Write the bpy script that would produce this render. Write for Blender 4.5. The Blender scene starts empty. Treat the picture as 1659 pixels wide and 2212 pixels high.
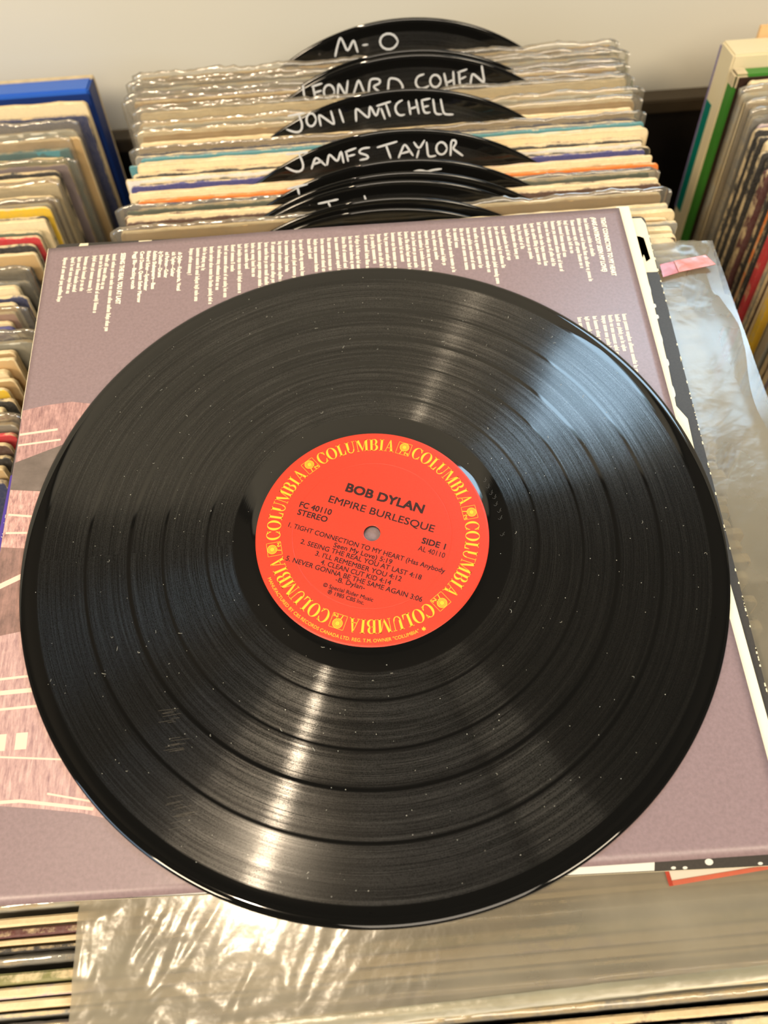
import bpy, bmesh, math, random
from mathutils import Vector, Matrix, noise

# ---------------------------------------------------------------- camera, world, lights, exposure
S = 0.001                      # everything below is written in millimetres
scene = bpy.context.scene
C = scene.collection
scene.view_settings.view_transform = 'Standard'
scene.view_settings.look = 'None'
scene.view_settings.gamma = 1
scene.view_settings.use_curve_mapping = False
scene.view_settings.exposure = -0.14

R = Matrix(((0.9966598064, -0.0803603185, 0.0145413031),
            (-0.0786452792, -0.8964889795, 0.4360303083),
            (-0.0220034165, -0.4357174875, -0.8998144924)))
FPX = 1678.54
cd = bpy.data.cameras.new('camera')
cam = bpy.data.objects.new('camera', cd); C.objects.link(cam)
right = R @ Vector((1, 0, 0)); upv = R @ Vector((0, -1, 0)); back = R @ Vector((0, 0, -1))
M = Matrix((right, upv, back)).transposed().to_4x4()
M.translation = Vector((1.0147, -138.1816, 305.3339)) * S
cam.matrix_world = M
cd.sensor_fit = 'HORIZONTAL'; cd.sensor_width = 36.0
cd.lens = FPX / 1659 * 36.0
cd.clip_start = 0.01; cd.clip_end = 50
cd.dof.use_dof = True; cd.dof.focus_distance = 0.34; cd.dof.aperture_fstop = 11.0
scene.camera = cam
scene.cycles.max_bounces = 8
scene.cycles.transparent_max_bounces = 24
scene.cycles.caustics_reflective = False
scene.cycles.caustics_refractive = False

world = bpy.data.worlds.new('shop_air'); scene.world = world
world.use_nodes = True
bg = world.node_tree.nodes['Background']
bg.inputs[0].default_value = (1.0, 0.86, 0.70, 1); bg.inputs[1].default_value = 0.10

def area(name, loc, target, size, power, col, sy=None, spread=math.pi):
    l = bpy.data.lights.new(name, 'AREA'); l.size = size * S; l.energy = power; l.color = col
    if sy: l.shape = 'RECTANGLE'; l.size_y = sy * S
    l.spread = spread
    o = bpy.data.objects.new(name, l); C.objects.link(o)
    o.location = Vector(loc) * S
    o.rotation_euler = (Vector(target) - Vector(loc)).to_track_quat('-Z', 'Y').to_euler()
    return o
WARM = (1.0, 0.80, 0.56)
COOL = (0.56, 0.80, 1.0)
# ceiling spot almost overhead: the narrow warm streak on the record
area('ceiling_spot', (-360, -100, 1800), (0, 60, 0), 50, 18.0, WARM)
# ceiling track lamp to the left and behind the photographer, then two added fills
area('track_and_fill', (-1150, -1050, 1500), (-50, 300, 0), 450, 37.0, WARM)
area('track_and_fill', (1000, -1100, 1500), (150, 300, 0), 450, 17.0, (1.0, 0.84, 0.62))  # added fill from the right, brightens the back wall
area('fill_panel', (250, -1500, 1700), (0, 150, -50), 1100, 29.0, (1.0, 0.86, 0.68))  # added soft fill from behind, lifts the wall and sleeve fronts
# daylight from the shop front, behind and left of the photographer
area('shop_window', (-1900, -1100, 900), (0, 0, 0), 900, 16.0, (0.62, 0.80, 1.0), 1100)

# ---------------------------------------------------------------- helpers
rnd = random.Random(7)

def mesh_obj(name, verts, faces, mats, parent=None, mi=None, smooth=False, uvs=None):
    me = bpy.data.meshes.new(name)
    me.from_pydata([(v[0] * S, v[1] * S, v[2] * S) for v in verts], [], faces)
    for m in (mats if isinstance(mats, (list, tuple)) else [mats]): me.materials.append(m)
    if mi:
        for p, i in zip(me.polygons, mi): p.material_index = i
    if smooth:
        for p in me.polygons: p.use_smooth = True
    if uvs is not None:
        lay = me.uv_layers.new(name='UVMap')
        for p in me.polygons:
            for li in p.loop_indices: lay.data[li].uv = uvs[me.loops[li].vertex_index]
    me.update()
    o = bpy.data.objects.new(name, me); C.objects.link(o)
    if parent is not None: o.parent = parent
    return o

def empty(name, loc=(0, 0, 0)):
    o = bpy.data.objects.new(name, None); C.objects.link(o)
    o.empty_display_size = 0.01
    o.location = Vector(loc) * S
    return o

def tag(o, label=None, cat=None, group=None, kind=None):
    if label: o['label'] = label
    if cat: o['category'] = cat
    if group: o['group'] = group
    if kind: o['kind'] = kind
    return o

def box(name, lo, hi, mat, parent=None, bev=0.0):
    bm = bmesh.new(); bmesh.ops.create_cube(bm, size=1)
    for v in bm.verts:
        v.co = Vector([(lo[i] + hi[i]) / 2 + v.co[i] * (hi[i] - lo[i]) for i in range(3)]) * S
    if bev: bmesh.ops.bevel(bm, geom=bm.edges[:], offset=bev * S, segments=2, affect='EDGES')
    me = bpy.data.meshes.new(name); bm.to_mesh(me); bm.free()
    me.materials.append(mat)
    o = bpy.data.objects.new(name, me); C.objects.link(o)
    if parent is not None: o.parent = parent
    return o

class NT:
    """tiny node helper"""
    def __init__(s, name):
        s.m = bpy.data.materials.new(name); s.m.use_nodes = True
        s.t = s.m.node_tree; s.t.nodes.clear()
        s.out = s.t.nodes.new('ShaderNodeOutputMaterial')
    def n(s, typ, ins=None, **props):
        x = s.t.nodes.new(typ)
        for k, v in props.items(): setattr(x, k, v)
        for k, v in (ins or {}).items():
            if isinstance(v, tuple) and len(v) == 2 and isinstance(v[0], bpy.types.Node):
                s.t.links.new(v[0].outputs[v[1]], x.inputs[k])
            elif isinstance(v, bpy.types.Node): s.t.links.new(v.outputs[0], x.inputs[k])
            else: x.inputs[k].default_value = v
        return x
    def math(s, op, a, b=0.0, c=None):
        d = {0: a, 1: b}
        if c is not None: d[2] = c
        return s.n('ShaderNodeMath', d, operation=op)
    def mix(s, f, a, b, bt='MIX'):
        x = s.n('ShaderNodeMix', {0: f}, data_type='RGBA', blend_type=bt)
        for k, v in ((6, a), (7, b)):
            if isinstance(v, tuple) and isinstance(v[0], bpy.types.Node): s.t.links.new(v[0].outputs[v[1]], x.inputs[k])
            elif isinstance(v, bpy.types.Node):
                s.t.links.new(v.outputs[2 if v.bl_idname == 'ShaderNodeMix' else 0], x.inputs[k])
            else: x.inputs[k].default_value = v if len(v) == 4 else (*v, 1)
        return x
    def ramp(s, f, stops):
        x = s.n('ShaderNodeValToRGB', {0: f})
        e = x.color_ramp.elements
        while len(e) < len(stops): e.new(0.5)
        for k, (p, c) in zip(e, stops):
            k.position = p; k.color = c if len(c) == 4 else (*c, 1)
        return x
    def done(s, shader):
        s.t.links.new(shader.outputs[0], s.out.inputs[0]); return s.m

def out(x, i): return (x, i)

def plain(name, col, rough=0.6, spec=0.3, noise_scale=0, noise_amt=0.0, bump=0.0):
    t = NT(name)
    tc = t.n('ShaderNodeTexCoord')
    if noise_scale:
        nz = t.n('ShaderNodeTexNoise', {'Vector': (tc, 3), 'Scale': noise_scale, 'Detail': 4.0})
        base = t.mix((nz, 0), tuple(max(0, c * (1 - noise_amt)) for c in col), tuple(min(1, c * (1 + noise_amt)) for c in col))
        ins = {'Base Color': (base, 2), 'Roughness': rough, 'Specular IOR Level': spec}
        if bump:
            b = t.n('ShaderNodeBump', {'Strength': bump, 'Distance': 0.0005, 'Height': (nz, 0)})
            ins['Normal'] = (b, 0)
    else:
        ins = {'Base Color': (*col, 1), 'Roughness': rough, 'Specular IOR Level': spec}
    return t.done(t.n('ShaderNodeBsdfPrincipled', ins))

def srgb(r, g, b):
    f = lambda c: ((c / 255 + 0.055) / 1.055) ** 2.4 if c > 10 else c / 255 / 12.92
    return (f(r), f(g), f(b))

# ---------------------------------------------------------------- materials
def vinyl_mat():
    t = NT('black_vinyl')
    tc = t.n('ShaderNodeTexCoord')
    sep = t.n('ShaderNodeSeparateXYZ', {0: (tc, 3)})
    r2 = t.math('ADD', t.math('MULTIPLY', (sep, 0), (sep, 0)), t.math('MULTIPLY', (sep, 1), (sep, 1)))
    r = t.math('MULTIPLY', t.math('SQRT', r2), 1000.0)        # radius in millimetres
    th = t.math('ARCTAN2', (sep, 1), (sep, 0))
    # grooved zone mask: 1 in the grooves, 0 in label ring, gaps between tracks, lead-in and rim
    def band(a, b, soft=0.35):
        lo = t.n('ShaderNodeMapRange', {0: r, 1: a - soft, 2: a + soft, 3: 0.0, 4: 1.0})
        hi = t.n('ShaderNodeMapRange', {0: r, 1: b - soft, 2: b + soft, 3: 1.0, 4: 0.0})
        return t.math('MULTIPLY', lo, hi)
    mask = None
    for a, b in ((60.3, 70.9), (72.0, 89.7), (90.9, 103.9), (105.7, 122.4), (123.8, 143.2)):
        x = band(a, b)
        mask = x if mask is None else t.math('ADD', mask, x)
    # loudness of the cut: concentric variation of the groove shine
    cv = t.n('ShaderNodeCombineXYZ', {0: t.math('MULTIPLY', r, 0.55), 1: t.math('MULTIPLY', th, 0.35), 2: 0.0})
    loud = t.n('ShaderNodeTexNoise', {'Vector': cv, 'Scale': 1.0, 'Detail': 6.0, 'Roughness': 0.72})
    cv2 = t.n('ShaderNodeCombineXYZ', {0: t.math('MULTIPLY', r, 2.6), 1: t.math('MULTIPLY', th, 2.2), 2: 0.0})
    grain = t.n('ShaderNodeTexNoise', {'Vector': cv2, 'Scale': 1.0, 'Detail': 5.0, 'Roughness': 0.85})
    spark = t.n('ShaderNodeTexNoise', {'Vector': (tc, 3), 'Scale': 3200.0, 'Detail': 1.0, 'Roughness': 0.6})
    g1 = t.n('ShaderNodeMapRange', {0: (loud, 0), 1: 0.36, 2: 0.66, 3: 0.25, 4: 1.0})
    g2 = t.n('ShaderNodeMapRange', {0: (grain, 0), 1: 0.36, 2: 0.66, 3: 0.12, 4: 1.5})
    g3 = t.n('ShaderNodeMapRange', {0: (spark, 0), 1: 0.38, 2: 0.62, 3: 0.5, 4: 1.45})
    shine = t.math('MULTIPLY', t.math('MULTIPLY', t.math('MULTIPLY', g1, g2), g3), mask)
    tan = t.n('ShaderNodeTangent', direction_type='RADIAL', axis='Z')
    sc = t.math('MULTIPLY', shine, GROOVE)
    colr = t.n('ShaderNodeCombineColor', {0: sc, 1: sc, 2: sc})
    gro = t.n('ShaderNodeBsdfAnisotropic', {'Color': colr, 'Roughness': 0.19, 'Anisotropy': 0.84, 'Rotation': GROT, 'Tangent': (tan, 0)}, distribution='GGX')
    # smooth pressed surface, slightly rippled along the radius
    rip = t.n('ShaderNodeTexNoise', {'Vector': t.n('ShaderNodeCombineXYZ', {0: t.math('MULTIPLY', r, 0.9), 1: 0.0, 2: 0.0}), 'Scale': 1.0, 'Detail': 3.0})
    bmp = t.n('ShaderNodeBump', {'Strength': 0.35, 'Distance': 0.00002, 'Height': (rip, 0)})
    rgh = t.n('ShaderNodeMapRange', {0: mask, 3: 0.04, 4: 0.12})
    base = t.n('ShaderNodeBsdfPrincipled', {'Base Color': (0.0045, 0.0045, 0.0042, 1), 'Roughness': rgh, 'IOR': 1.5, 'Normal': bmp,
        'Specular IOR Level': t.n('ShaderNodeMapRange', {0: mask, 3: 0.5, 4: 0.26})})
    gro2 = t.n('ShaderNodeBsdfAnisotropic', {'Color': t.n('ShaderNodeVectorMath', {0: (colr, 0), 3: 0.6}, operation='SCALE'), 'Roughness': 0.36, 'Anisotropy': 0.6, 'Rotation': GROT, 'Tangent': (tan, 0)}, distribution='GGX')
    add0 = t.n('ShaderNodeAddShader', {0: base, 1: gro2})
    add = t.n('ShaderNodeAddShader', {0: add0, 1: gro})
    return t.done(add)
GROOVE, GROT = 0.042, 0.0
M_VINYL = vinyl_mat()

def sleeve_mat():
    """printed card: colour from the object colour, worn to bare cardboard at its edges; UV = mm along / mm from the nearest edge"""
    t = NT('printed_card')
    oi = t.n('ShaderNodeObjectInfo')
    uv = t.n('ShaderNodeUVMap'); sep = t.n('ShaderNodeSeparateXYZ', {0: (uv, 0)})
    tc = t.n('ShaderNodeTexCoord')
    at = t.n('ShaderNodeAttribute', attribute_type='OBJECT', attribute_name='wear')
    off = t.n('ShaderNodeVectorMath', {0: (tc, 3), 1: t.n('ShaderNodeCombineXYZ', {0: t.math('MULTIPLY', (oi, 5), 3.0), 1: t.math('MULTIPLY', (oi, 5), 7.0)})}, operation='ADD')
    n1 = t.n('ShaderNodeTexNoise', {'Vector': (off, 0), 'Scale': 90.0, 'Detail': 6.0, 'Roughness': 0.7})
    n2 = t.n('ShaderNodeTexNoise', {'Vector': (off, 0), 'Scale': 600.0, 'Detail': 3.0})
    d = t.math('ADD', (sep, 1), t.math('MULTIPLY', t.math('SUBTRACT', (n1, 0), 0.5), 3.4))
    lim = t.math('MULTIPLY_ADD', (at, 2), 1.0, -0.25)
    w = t.n('ShaderNodeMapRange', {0: t.math('SUBTRACT', lim, d), 1: -0.25, 2: 0.35, 3: 0.0, 4: 1.0})
    card = t.mix((n1, 0), srgb(176, 148, 100), srgb(246, 230, 192))
    prt = t.mix(t.math('MULTIPLY', (n2, 0), 0.35), (oi, 1), (0.3, 0.28, 0.25))
    col = t.mix(w, prt, card)
    b = t.n('ShaderNodeBump', {'Strength': 0.5, 'Distance': 0.0004, 'Height': (n1, 0)})
    return t.done(t.n('ShaderNodeBsdfPrincipled', {'Base Color': (col, 2), 'Roughness': 0.55, 'Specular IOR Level': 0.35, 'Normal': b}))
M_SLEEVE = sleeve_mat()

def plastic_mat(name, milky, tint=(0.86, 0.85, 0.80), rough=0.12, bscale=60.0, bstr=0.6, gloss=0.10, stretch=(1, 1, 1), rot=0.0):
    t = NT(name)
    tc = t.n('ShaderNodeTexCoord')
    mp = t.n('ShaderNodeMapping', {0: (tc, 3), 'Rotation': (0, 0, rot), 'Scale': stretch})
    nz = t.n('ShaderNodeTexNoise', {'Vector': (mp, 0), 'Scale': bscale, 'Detail': 4.0, 'Roughness': 0.5})
    bmp = t.n('ShaderNodeBump', {'Strength': bstr, 'Distance': 0.0015, 'Height': (nz, 0)})
    tr = t.n('ShaderNodeBsdfTransparent', {'Color': (0.97, 0.965, 0.94, 1)})
    df = t.n('ShaderNodeBsdfDiffuse', {'Color': (*tint, 1), 'Normal': bmp})
    tl = t.n('ShaderNodeBsdfTranslucent', {'Color': (*tint, 1), 'Normal': bmp})
    dd = t.n('ShaderNodeMixShader', {0: 0.4, 1: df, 2: tl})
    haze = t.n('ShaderNodeTexNoise', {'Vector': (mp, 0), 'Scale': bscale * 0.4, 'Detail': 5.0})
    mk = t.n('ShaderNodeMapRange', {0: (haze, 0), 1: 0.3, 2: 0.7, 3: milky * 0.6, 4: min(1.0, milky * 1.4)})
    m1 = t.n('ShaderNodeMixShader', {0: mk, 1: tr, 2: dd})
    gl = t.n('ShaderNodeBsdfGlossy', {'Color': (1, 1, 1, 1), 'Roughness': rough, 'Normal': bmp})
    lw = t.n('ShaderNodeFresnel', {'IOR': 1.5, 'Normal': bmp})
    g = t.math('MULTIPLY_ADD', lw, 0.6, gloss * 0.5)
    return t.done(t.n('ShaderNodeMixShader', {0: g, 1: m1, 2: gl}))
M_BAG = plastic_mat('cloudy_plastic', 0.56, tint=srgb(172, 164, 144), rough=0.22, bscale=45.0, bstr=0.5, gloss=0.03)
M_BAGSEAM = plastic_mat('plastic_seam', 0.62, tint=srgb(186, 182, 156), rough=0.3, bscale=60.0)
M_COVER = plastic_mat('clear_plastic', 0.16, tint=srgb(214, 208, 196), rough=0.12, bscale=40.0, bstr=0.9, gloss=0.12)

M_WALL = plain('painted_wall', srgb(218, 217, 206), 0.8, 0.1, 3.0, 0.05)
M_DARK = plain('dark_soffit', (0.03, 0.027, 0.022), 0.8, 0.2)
M_BLACKWOOD = plain('black_painted_wood', (0.006, 0.005, 0.004), 0.7, 0.2, 40, 0.3)
M_TRIM = plain('dark_brown_wood', srgb(58, 50, 38), 0.55, 0.3, 60, 0.25)
M_WHITEINK = plain('white_paint_marker', srgb(206, 210, 214), 0.5, 0.3)
M_PAPER = plain('cream_paper', srgb(250, 238, 206), 0.75, 0.15, 20, 0.05)
M_GLASS = None

# ---------------------------------------------------------------- the setting
def struct(o):
    o['kind'] = 'structure'; return o
wall = empty('wall_back'); struct(wall)
# plaster around the window opening, then the darker soffit over it
WX0, WX1, WZ0, WZ1 = 215, 540, 330, 660
for lo, hi in (((-2200, 421, -420), (WX0, 440, 790)), ((WX1, 421, -420), (2200, 440, 790)),
               ((WX0, 421, -420), (WX1, 440, WZ0)), ((WX0, 421, WZ1), (WX1, 440, 790))):
    box('plaster', lo, hi, M_WALL, wall)
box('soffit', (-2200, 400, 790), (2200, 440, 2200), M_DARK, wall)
win = empty('window_1'); struct(win)
tt = NT('daylight_pane')
em = tt.n('ShaderNodeEmission', {'Color': (*COOL, 1), 'Strength': 18.0})
M_DAY = tt.done(em)
box('pane', (WX0, 434, WZ0), (WX1, 438, WZ1), M_DAY, win)
M_FRAME = plain('window_frame_paint', srgb(200, 196, 186), 0.5)
for lo, hi in (((WX0, 416, WZ0), (WX1, 434, WZ0 + 14)), ((WX0, 416, WZ1 - 14), (WX1, 434, WZ1)), ((WX0, 416, WZ0 + 14), (WX0 + 14, 434, WZ1 - 14)), ((WX1 - 14, 416, WZ0 + 14), (WX1, 434, WZ1 - 14))):
    box('window_bar', lo, hi, M_FRAME, win)
struct(box('floor', (-2600, -2600, -440), (2600, 460, -420), plain('dark_floor', (0.05, 0.04, 0.03), 0.6)))
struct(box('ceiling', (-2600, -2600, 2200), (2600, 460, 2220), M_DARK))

bin_ = empty('record_bin', (0, 0, -420))
tag(bin_, 'black wooden browser bin with brown top rail holding three rows of records', 'record bin')
def bb(name, lo, hi, m): return box(name, (lo[0], lo[1], lo[2] + 420), (hi[0], hi[1], hi[2] + 420), m, bin_, 1.0)
bb('base_board', (-620, -420, -420), (-164, 420, -354), M_BLACKWOOD)
bb('base_board', (-164, -420, -420), (222, 420, -337), M_BLACKWOOD)
bb('base_board', (222, -420, -420), (700, 420, -341), M_BLACKWOOD)
bb('back_board', (-620, 390, -350), (700, 400, -99.6), M_BLACKWOOD)
bb('top_rail', (-620, 388.5, -110), (700, 402, -99), M_TRIM)
bb('divider', (-166.9, -60, -352), (-164.9, 389, -150), M_BLACKWOOD)
bb('divider', (222, -400, -345), (230, 389, -150), M_BLACKWOOD)

# ---------------------------------------------------------------- card sleeves standing in the bin
LEAN = 0.2
uL = Vector((0, LEAN, 1)).normalized()
def sleeve_mesh(W, H, T, seed, rough=0.5, notch=False):
    """upright card jacket, origin at the middle of its top edge, hanging down -Z, facing -Y"""
    r = random.Random(seed)
    nx = 64
    V, F, UV = [], [], []
    rows = (0.0, 0.5, 2.0, 8.0, 40.0, H)
    ph = r.random() * 50
    rc = r.uniform(1.6, 3.6)
    endc = [0, .25, .6, 1.1, 1.8, 2.7, 4.0]
    cols = endc + [6 + (W - 12) * q / (nx - 14) for q in range(nx - 13)] + [W - q for q in endc[::-1]]
    nx = len(cols) - 1
    for side in (0, 1):
        for i in range(nx + 1):
            x = -W / 2 + cols[i]
            ex = min(x + W / 2, W / 2 - x)
            drop = rc - math.sqrt(max(0.0, rc * rc - max(0.0, rc - ex) ** 2))
            for k, dz in enumerate(rows):
                jz = (noise.noise(Vector((x * 0.06 + ph, 0, 0))) * rough * 0.9 + (noise.noise(Vector((x * 0.45 + ph, 3, side * .4))) + .5 * noise.noise(Vector((x * 1.1 + ph, 3, side)))) * rough * .7 - drop) * max(0, 1 - dz / 8)
                jy = noise.noise(Vector((x * 0.02 + ph, 5, dz * 0.01))) * 0.16 * rough
                half = T / 2 * (0.55 if dz == 0 else 1.0)
                y = (-half if side == 0 else half) + jy * (1 if dz < 41 else 0)
                V.append((x, y, -dz + jz)); UV.append((x, min(dz, ex if dz > 0 else 0)))
    nr = len(rows)
    def id(s, i, k): return s * (nx + 1) * nr + i * nr + k
    for i in range(nx):
        for k in range(nr - 1):
            F.append((id(0, i, k), id(0, i, k + 1), id(0, i + 1, k + 1), id(0, i + 1, k)))
            F.append((id(1, i, k), id(1, i + 1, k), id(1, i + 1, k + 1), id(1, i, k + 1)))
        F.append((id(0, i, 0), id(0, i + 1, 0), id(1, i + 1, 0), id(1, i, 0)))
        F.append((id(0, i, nr - 1), id(1, i, nr - 1), id(1, i + 1, nr - 1), id(0, i + 1, nr - 1)))
    for i in (0, nx):
        for k in range(nr - 1):
            q = (id(0, i, k), id(1, i, k), id(1, i, k + 1), id(0, i, k + 1))
            F.append(q if i == 0 else q[::-1])
    return V, F, UV
_cache = {}
def sleeve_geo(W, H, T, seed, rough):
    key = (round(W), round(H), round(T * 4), seed % 5, round(rough, 1))
    if key not in _cache:
        V, F, UV = sleeve_mesh(W, H, int(T * 4) / 4, seed % 5, rough)
        o = mesh_obj('record_sleeve', V, F, M_SLEEVE, uvs=UV)
        _cache[key] = o.data
        bpy.data.objects.remove(o)
    return _cache[key]

def cover_geo(W, H, T, seed, ext=9.0):
    """clear outer bag: front and back sheets joined over the top, wrinkled, a little larger than the jacket"""
    key = ('c', round(W), round(T), seed % 4, round(ext))
    if key in _cache: return _cache[key]
    r = random.Random(seed); ph = r.random() * 90
    nx = 110; rows = [0, 1.2, 3, 6, 10, 16, 26, 60, 140, H + 4]
    V, F = [], []
    W2 = W + 2 * (r.uniform(4.5, 9.0) if ext < 5 and ext > 3.01 else r.uniform(1.5, 4.5))
    for side in (0, 1):
        for i in range(nx + 1):
            x = -W2 / 2 + W2 * i / nx
            ex = min(x + W2 / 2, W2 / 2 - x)
            for k, dz in enumerate(rows):
                a = max(0.0, 1 - dz / 24)
                n1 = noise.noise(Vector((x * 0.045 + ph, dz * 0.05, 3))); n2 = noise.noise(Vector((x * 0.21 + ph, dz * 0.25, 9)))
                tp_ = max(0.0, min(1.0, (ext + 1.5 - dz) / 1.5))
                y = (-1 if side == 0 else 1) * (T / 2 + 0.15 if dz > 0 else 0.15) + (0.9 * n1 + 0.7 * n2) * tp_ * min(1, ext / 9) + .08 * n2
                z = ext - dz + (1.8 * n1 + 1.1 * n2) * a - max(0, 5 - ex) * 0.5 * a * (1 + n2)
                V.append((x, y + (0.3 * ext * LEAN if dz < ext else 0), z))
    nr = len(rows)
    def id(s, i, k): return s * (nx + 1) * nr + i * nr + k
    for i in range(nx):
        for k in range(nr - 1):
            F.append((id(0, i, k), id(0, i, k + 1), id(0, i + 1, k + 1), id(0, i + 1, k)))
            F.append((id(1, i, k), id(1, i + 1, k), id(1, i + 1, k + 1), id(1, i, k + 1)))
        F.append((id(0, i, 0), id(0, i + 1, 0), id(1, i + 1, 0), id(1, i, 0)))
    for i in (0, nx):
        for k in range(nr - 1):
            F.append((id(0, i, k), id(1, i, k), id(1, i, k + 1), id(0, i, k + 1)))
    o = mesh_obj('plastic_cover', V, F, M_COVER, smooth=True)
    _cache[key] = o.data; bpy.data.objects.remove(o)
    return _cache[key]

def lean_matrix(x, y, z, yaw=0.0, lean=LEAN):
    m = Matrix.Rotation(yaw, 4, 'Z') @ Matrix.Rotation(-math.atan(lean), 4, 'X')
    m.translation = Vector((x, y, z)) * S
    return m

def put_sleeve(x, y, z, T, col, wear, label, group, seed, yaw=0.0, W=314, H=312, cover=0, rough=0.6, lean=LEAN, name='record_sleeve'):
    me = sleeve_geo(W, H, T, seed, rough)
    o = bpy.data.objects.new(name, me); C.objects.link(o)
    o.matrix_world = lean_matrix(x, y, z, yaw, lean)
    o.color = (*col, 1); o['wear'] = float(wear)
    tag(o, label, 'record sleeve', group)
    if cover:
        c = bpy.data.objects.new('plastic_cover', cover_geo(W, H, T, seed, cover)); C.objects.link(c)
        c.parent = o
    return o

CREAM = srgb(245, 226, 182); TAN = srgb(206, 172, 118); PINK = srgb(214, 170, 158); TEAL = srgb(70, 140, 150)
ORANGE = srgb(238, 128, 30); NAVY = srgb(30, 44, 90); INDIGO = srgb(58, 60, 130); BLACK = srgb(22, 22, 24); WHITE = srgb(240, 236, 226)
GREY = srgb(140, 140, 134); GREEN = srgb(90, 110, 88); BROWN = srgb(88, 58, 44); MAROON = srgb(86, 28, 28); LILAC = srgb(170, 150, 160)
YELLOW = srgb(232, 190, 20); RED = srgb(204, 30, 44); KRAFT = srgb(180, 150, 100); BLUE = srgb(52, 104, 190); PALE = srgb(208, 206, 190); OLIVE = srgb(120, 118, 60)
CN = {CREAM: 'cream', TAN: 'tan', PINK: 'dusty pink', TEAL: 'teal', ORANGE: 'orange', NAVY: 'navy', INDIGO: 'indigo', BLACK: 'black', WHITE: 'white', GREY: 'grey',
      GREEN: 'grey-green', BROWN: 'brown', MAROON: 'maroon', LILAC: 'lilac', YELLOW: 'yellow', RED: 'red', KRAFT: 'kraft-brown', BLUE: 'blue', PALE: 'pale grey', OLIVE: 'olive'}
ORD = ['first', 'second', 'third', 'fourth', 'fifth', 'sixth', 'seventh', 'eighth', 'ninth', 'tenth', 'eleventh', 'twelfth', 'thirteenth', 'fourteenth', 'fifteenth', 'sixteenth',
       'seventeenth', 'eighteenth', 'nineteenth', 'twentieth', 'twenty-first', 'twenty-second', 'twenty-third', 'twenty-fourth', 'twenty-fifth', 'twenty-sixth']

def ztop(y):
    if y > 240: return -28.0
    if y > 176: return -17.5 - 10.5 * (y - 176) / 64
    return -17.5
def xc(y):
    return 29.0 if y > 205 else (29.0 - 33.0 * min(1.0, (205 - y) / 335.0))

# ---- centre row, behind the lyric sleeve: (y at the left edge, colour, wear, cover height, dz)
CENTRE = [(354.3, TAN, .5, 10, 1), (349.6, GREY, .4, 10, 0), (345.4, PALE, .4, 11, 0), (339.0, LILAC, .3, 10, -1), (331.7, TAN, .6, 8, 1), (324.5, PALE, .5, 9, -1), (317.9, CREAM, .9, 8, 2), (313.6, TAN, .5, 0, -.5), (309.5, PALE, .4, 8, 0),
          (304.6, CREAM, .6, 0, 0), (300.1, TAN, .7, 9, 1), (295.0, CREAM, .6, 0, -1), (290.7, KRAFT, .7, 0, 0), (284.0, NAVY, .2, 11, -1), (280.6, GREY, .4, 0, -.5), (277.8, TEAL, .1, 0, 0), (275.2, PALE, .7, 0, -1), (273.0, TEAL, .1, 0, -.5), (270.4, CREAM, 1.2, 0, 1.5), (267.2, MAROON, .5, 0, -1), (265.2, CREAM, 1.0, 0, 0),
          (262.8, BLACK, .35, 0, .3), (260.4, WHITE, .9, 0, .5), (258.2, BLACK, .4, 0, -.5), (256.1, INDIGO, .3, 0, 0), (253.4, PINK, .5, 0, -.5), (249.6, CREAM, 1.0, 0, 1.5), (246.4, KRAFT, .6, 0, -.5), (243.6, ORANGE, .1, 0, .5), (240.6, NAVY, .25, 0, -.2), (237.6, PALE, .6, 0, -.5), (234.8, GREEN, .35, 8, 0),
          (229.8, BROWN, .45, 0, 0), (226.6, CREAM, .8, 0, 1), (224.0, BROWN, .5, 0, -.3), (214.4, TAN, .7, 8, 0), (204.2, PALE, .6, 0, -1), (199.3, CREAM, .8, 0, -1.5), (194.4, TAN, .8, 0, -2), (189.6, GREY, .5, 0, -2)]
# ---- divider records: apex (x, y, z) and yaw (deg), reading from the back
DIV = [('MO', 357.7, 45.7, 21.4, 0.2), ('A', 334.4, 46.4, 16.5, -0.6), ('LEO', 321.6, 45.0, 21.5, .6), ('JON', 291.6, 36.9, 20.3, .6), ('JAM', 253.6, 32.4, 23.0, .3), ('D5', 231.0, 31.6, 20.3, .6),
       ('D6', 222.2, 28.1, 20.6, .5), ('D7', 216.9, 25.2, 18.6, .4), ('D8', 208.4, 21.6, 15.0, 0), ('D9', 205.4, 18.8, 11.0, 0)]
items = [('s', y - 1.6, d) for d in CENTRE for y in (d[0],)] + [('d', d[1], d) for d in DIV]
items.sort(key=lambda q: -q[1])
# keep at least the needed clearance between neighbours
ys = [q[1] for q in items]
need = [1.1 if q[0] == 'd' else 1.15 for q in items]
for _ in range(500):
    for i in range(len(ys) - 1):
        g = ys[i] - ys[i + 1]; w = need[i] + need[i + 1] + 0.35
        if g < w:
            e = (w - g) / 2
            fi = 0.15 if items[i][0] == 'd' else 1.0; fj = 0.15 if items[i + 1][0] == 'd' else 1.0
            ys[i] += e * 2 * fi / (fi + fj); ys[i + 1] -= e * 2 * fj / (fi + fj)
DIVY = {}
last = None; cnt = 0
DNAME = {'MO': 'the rearmost divider record', 'A': 'the bare divider record', 'LEO': 'the COHEN divider', 'JON': 'the divider lettered JONI', 'JAM': 'the divider lettered JAMES',
         'D5': 'the divider with a wavy mark', 'D6': 'the one-tick divider', 'D7': 'the divider showing a T', 'D8': 'the blank-rimmed divider', 'D9': 'the frontmost divider'}
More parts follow.
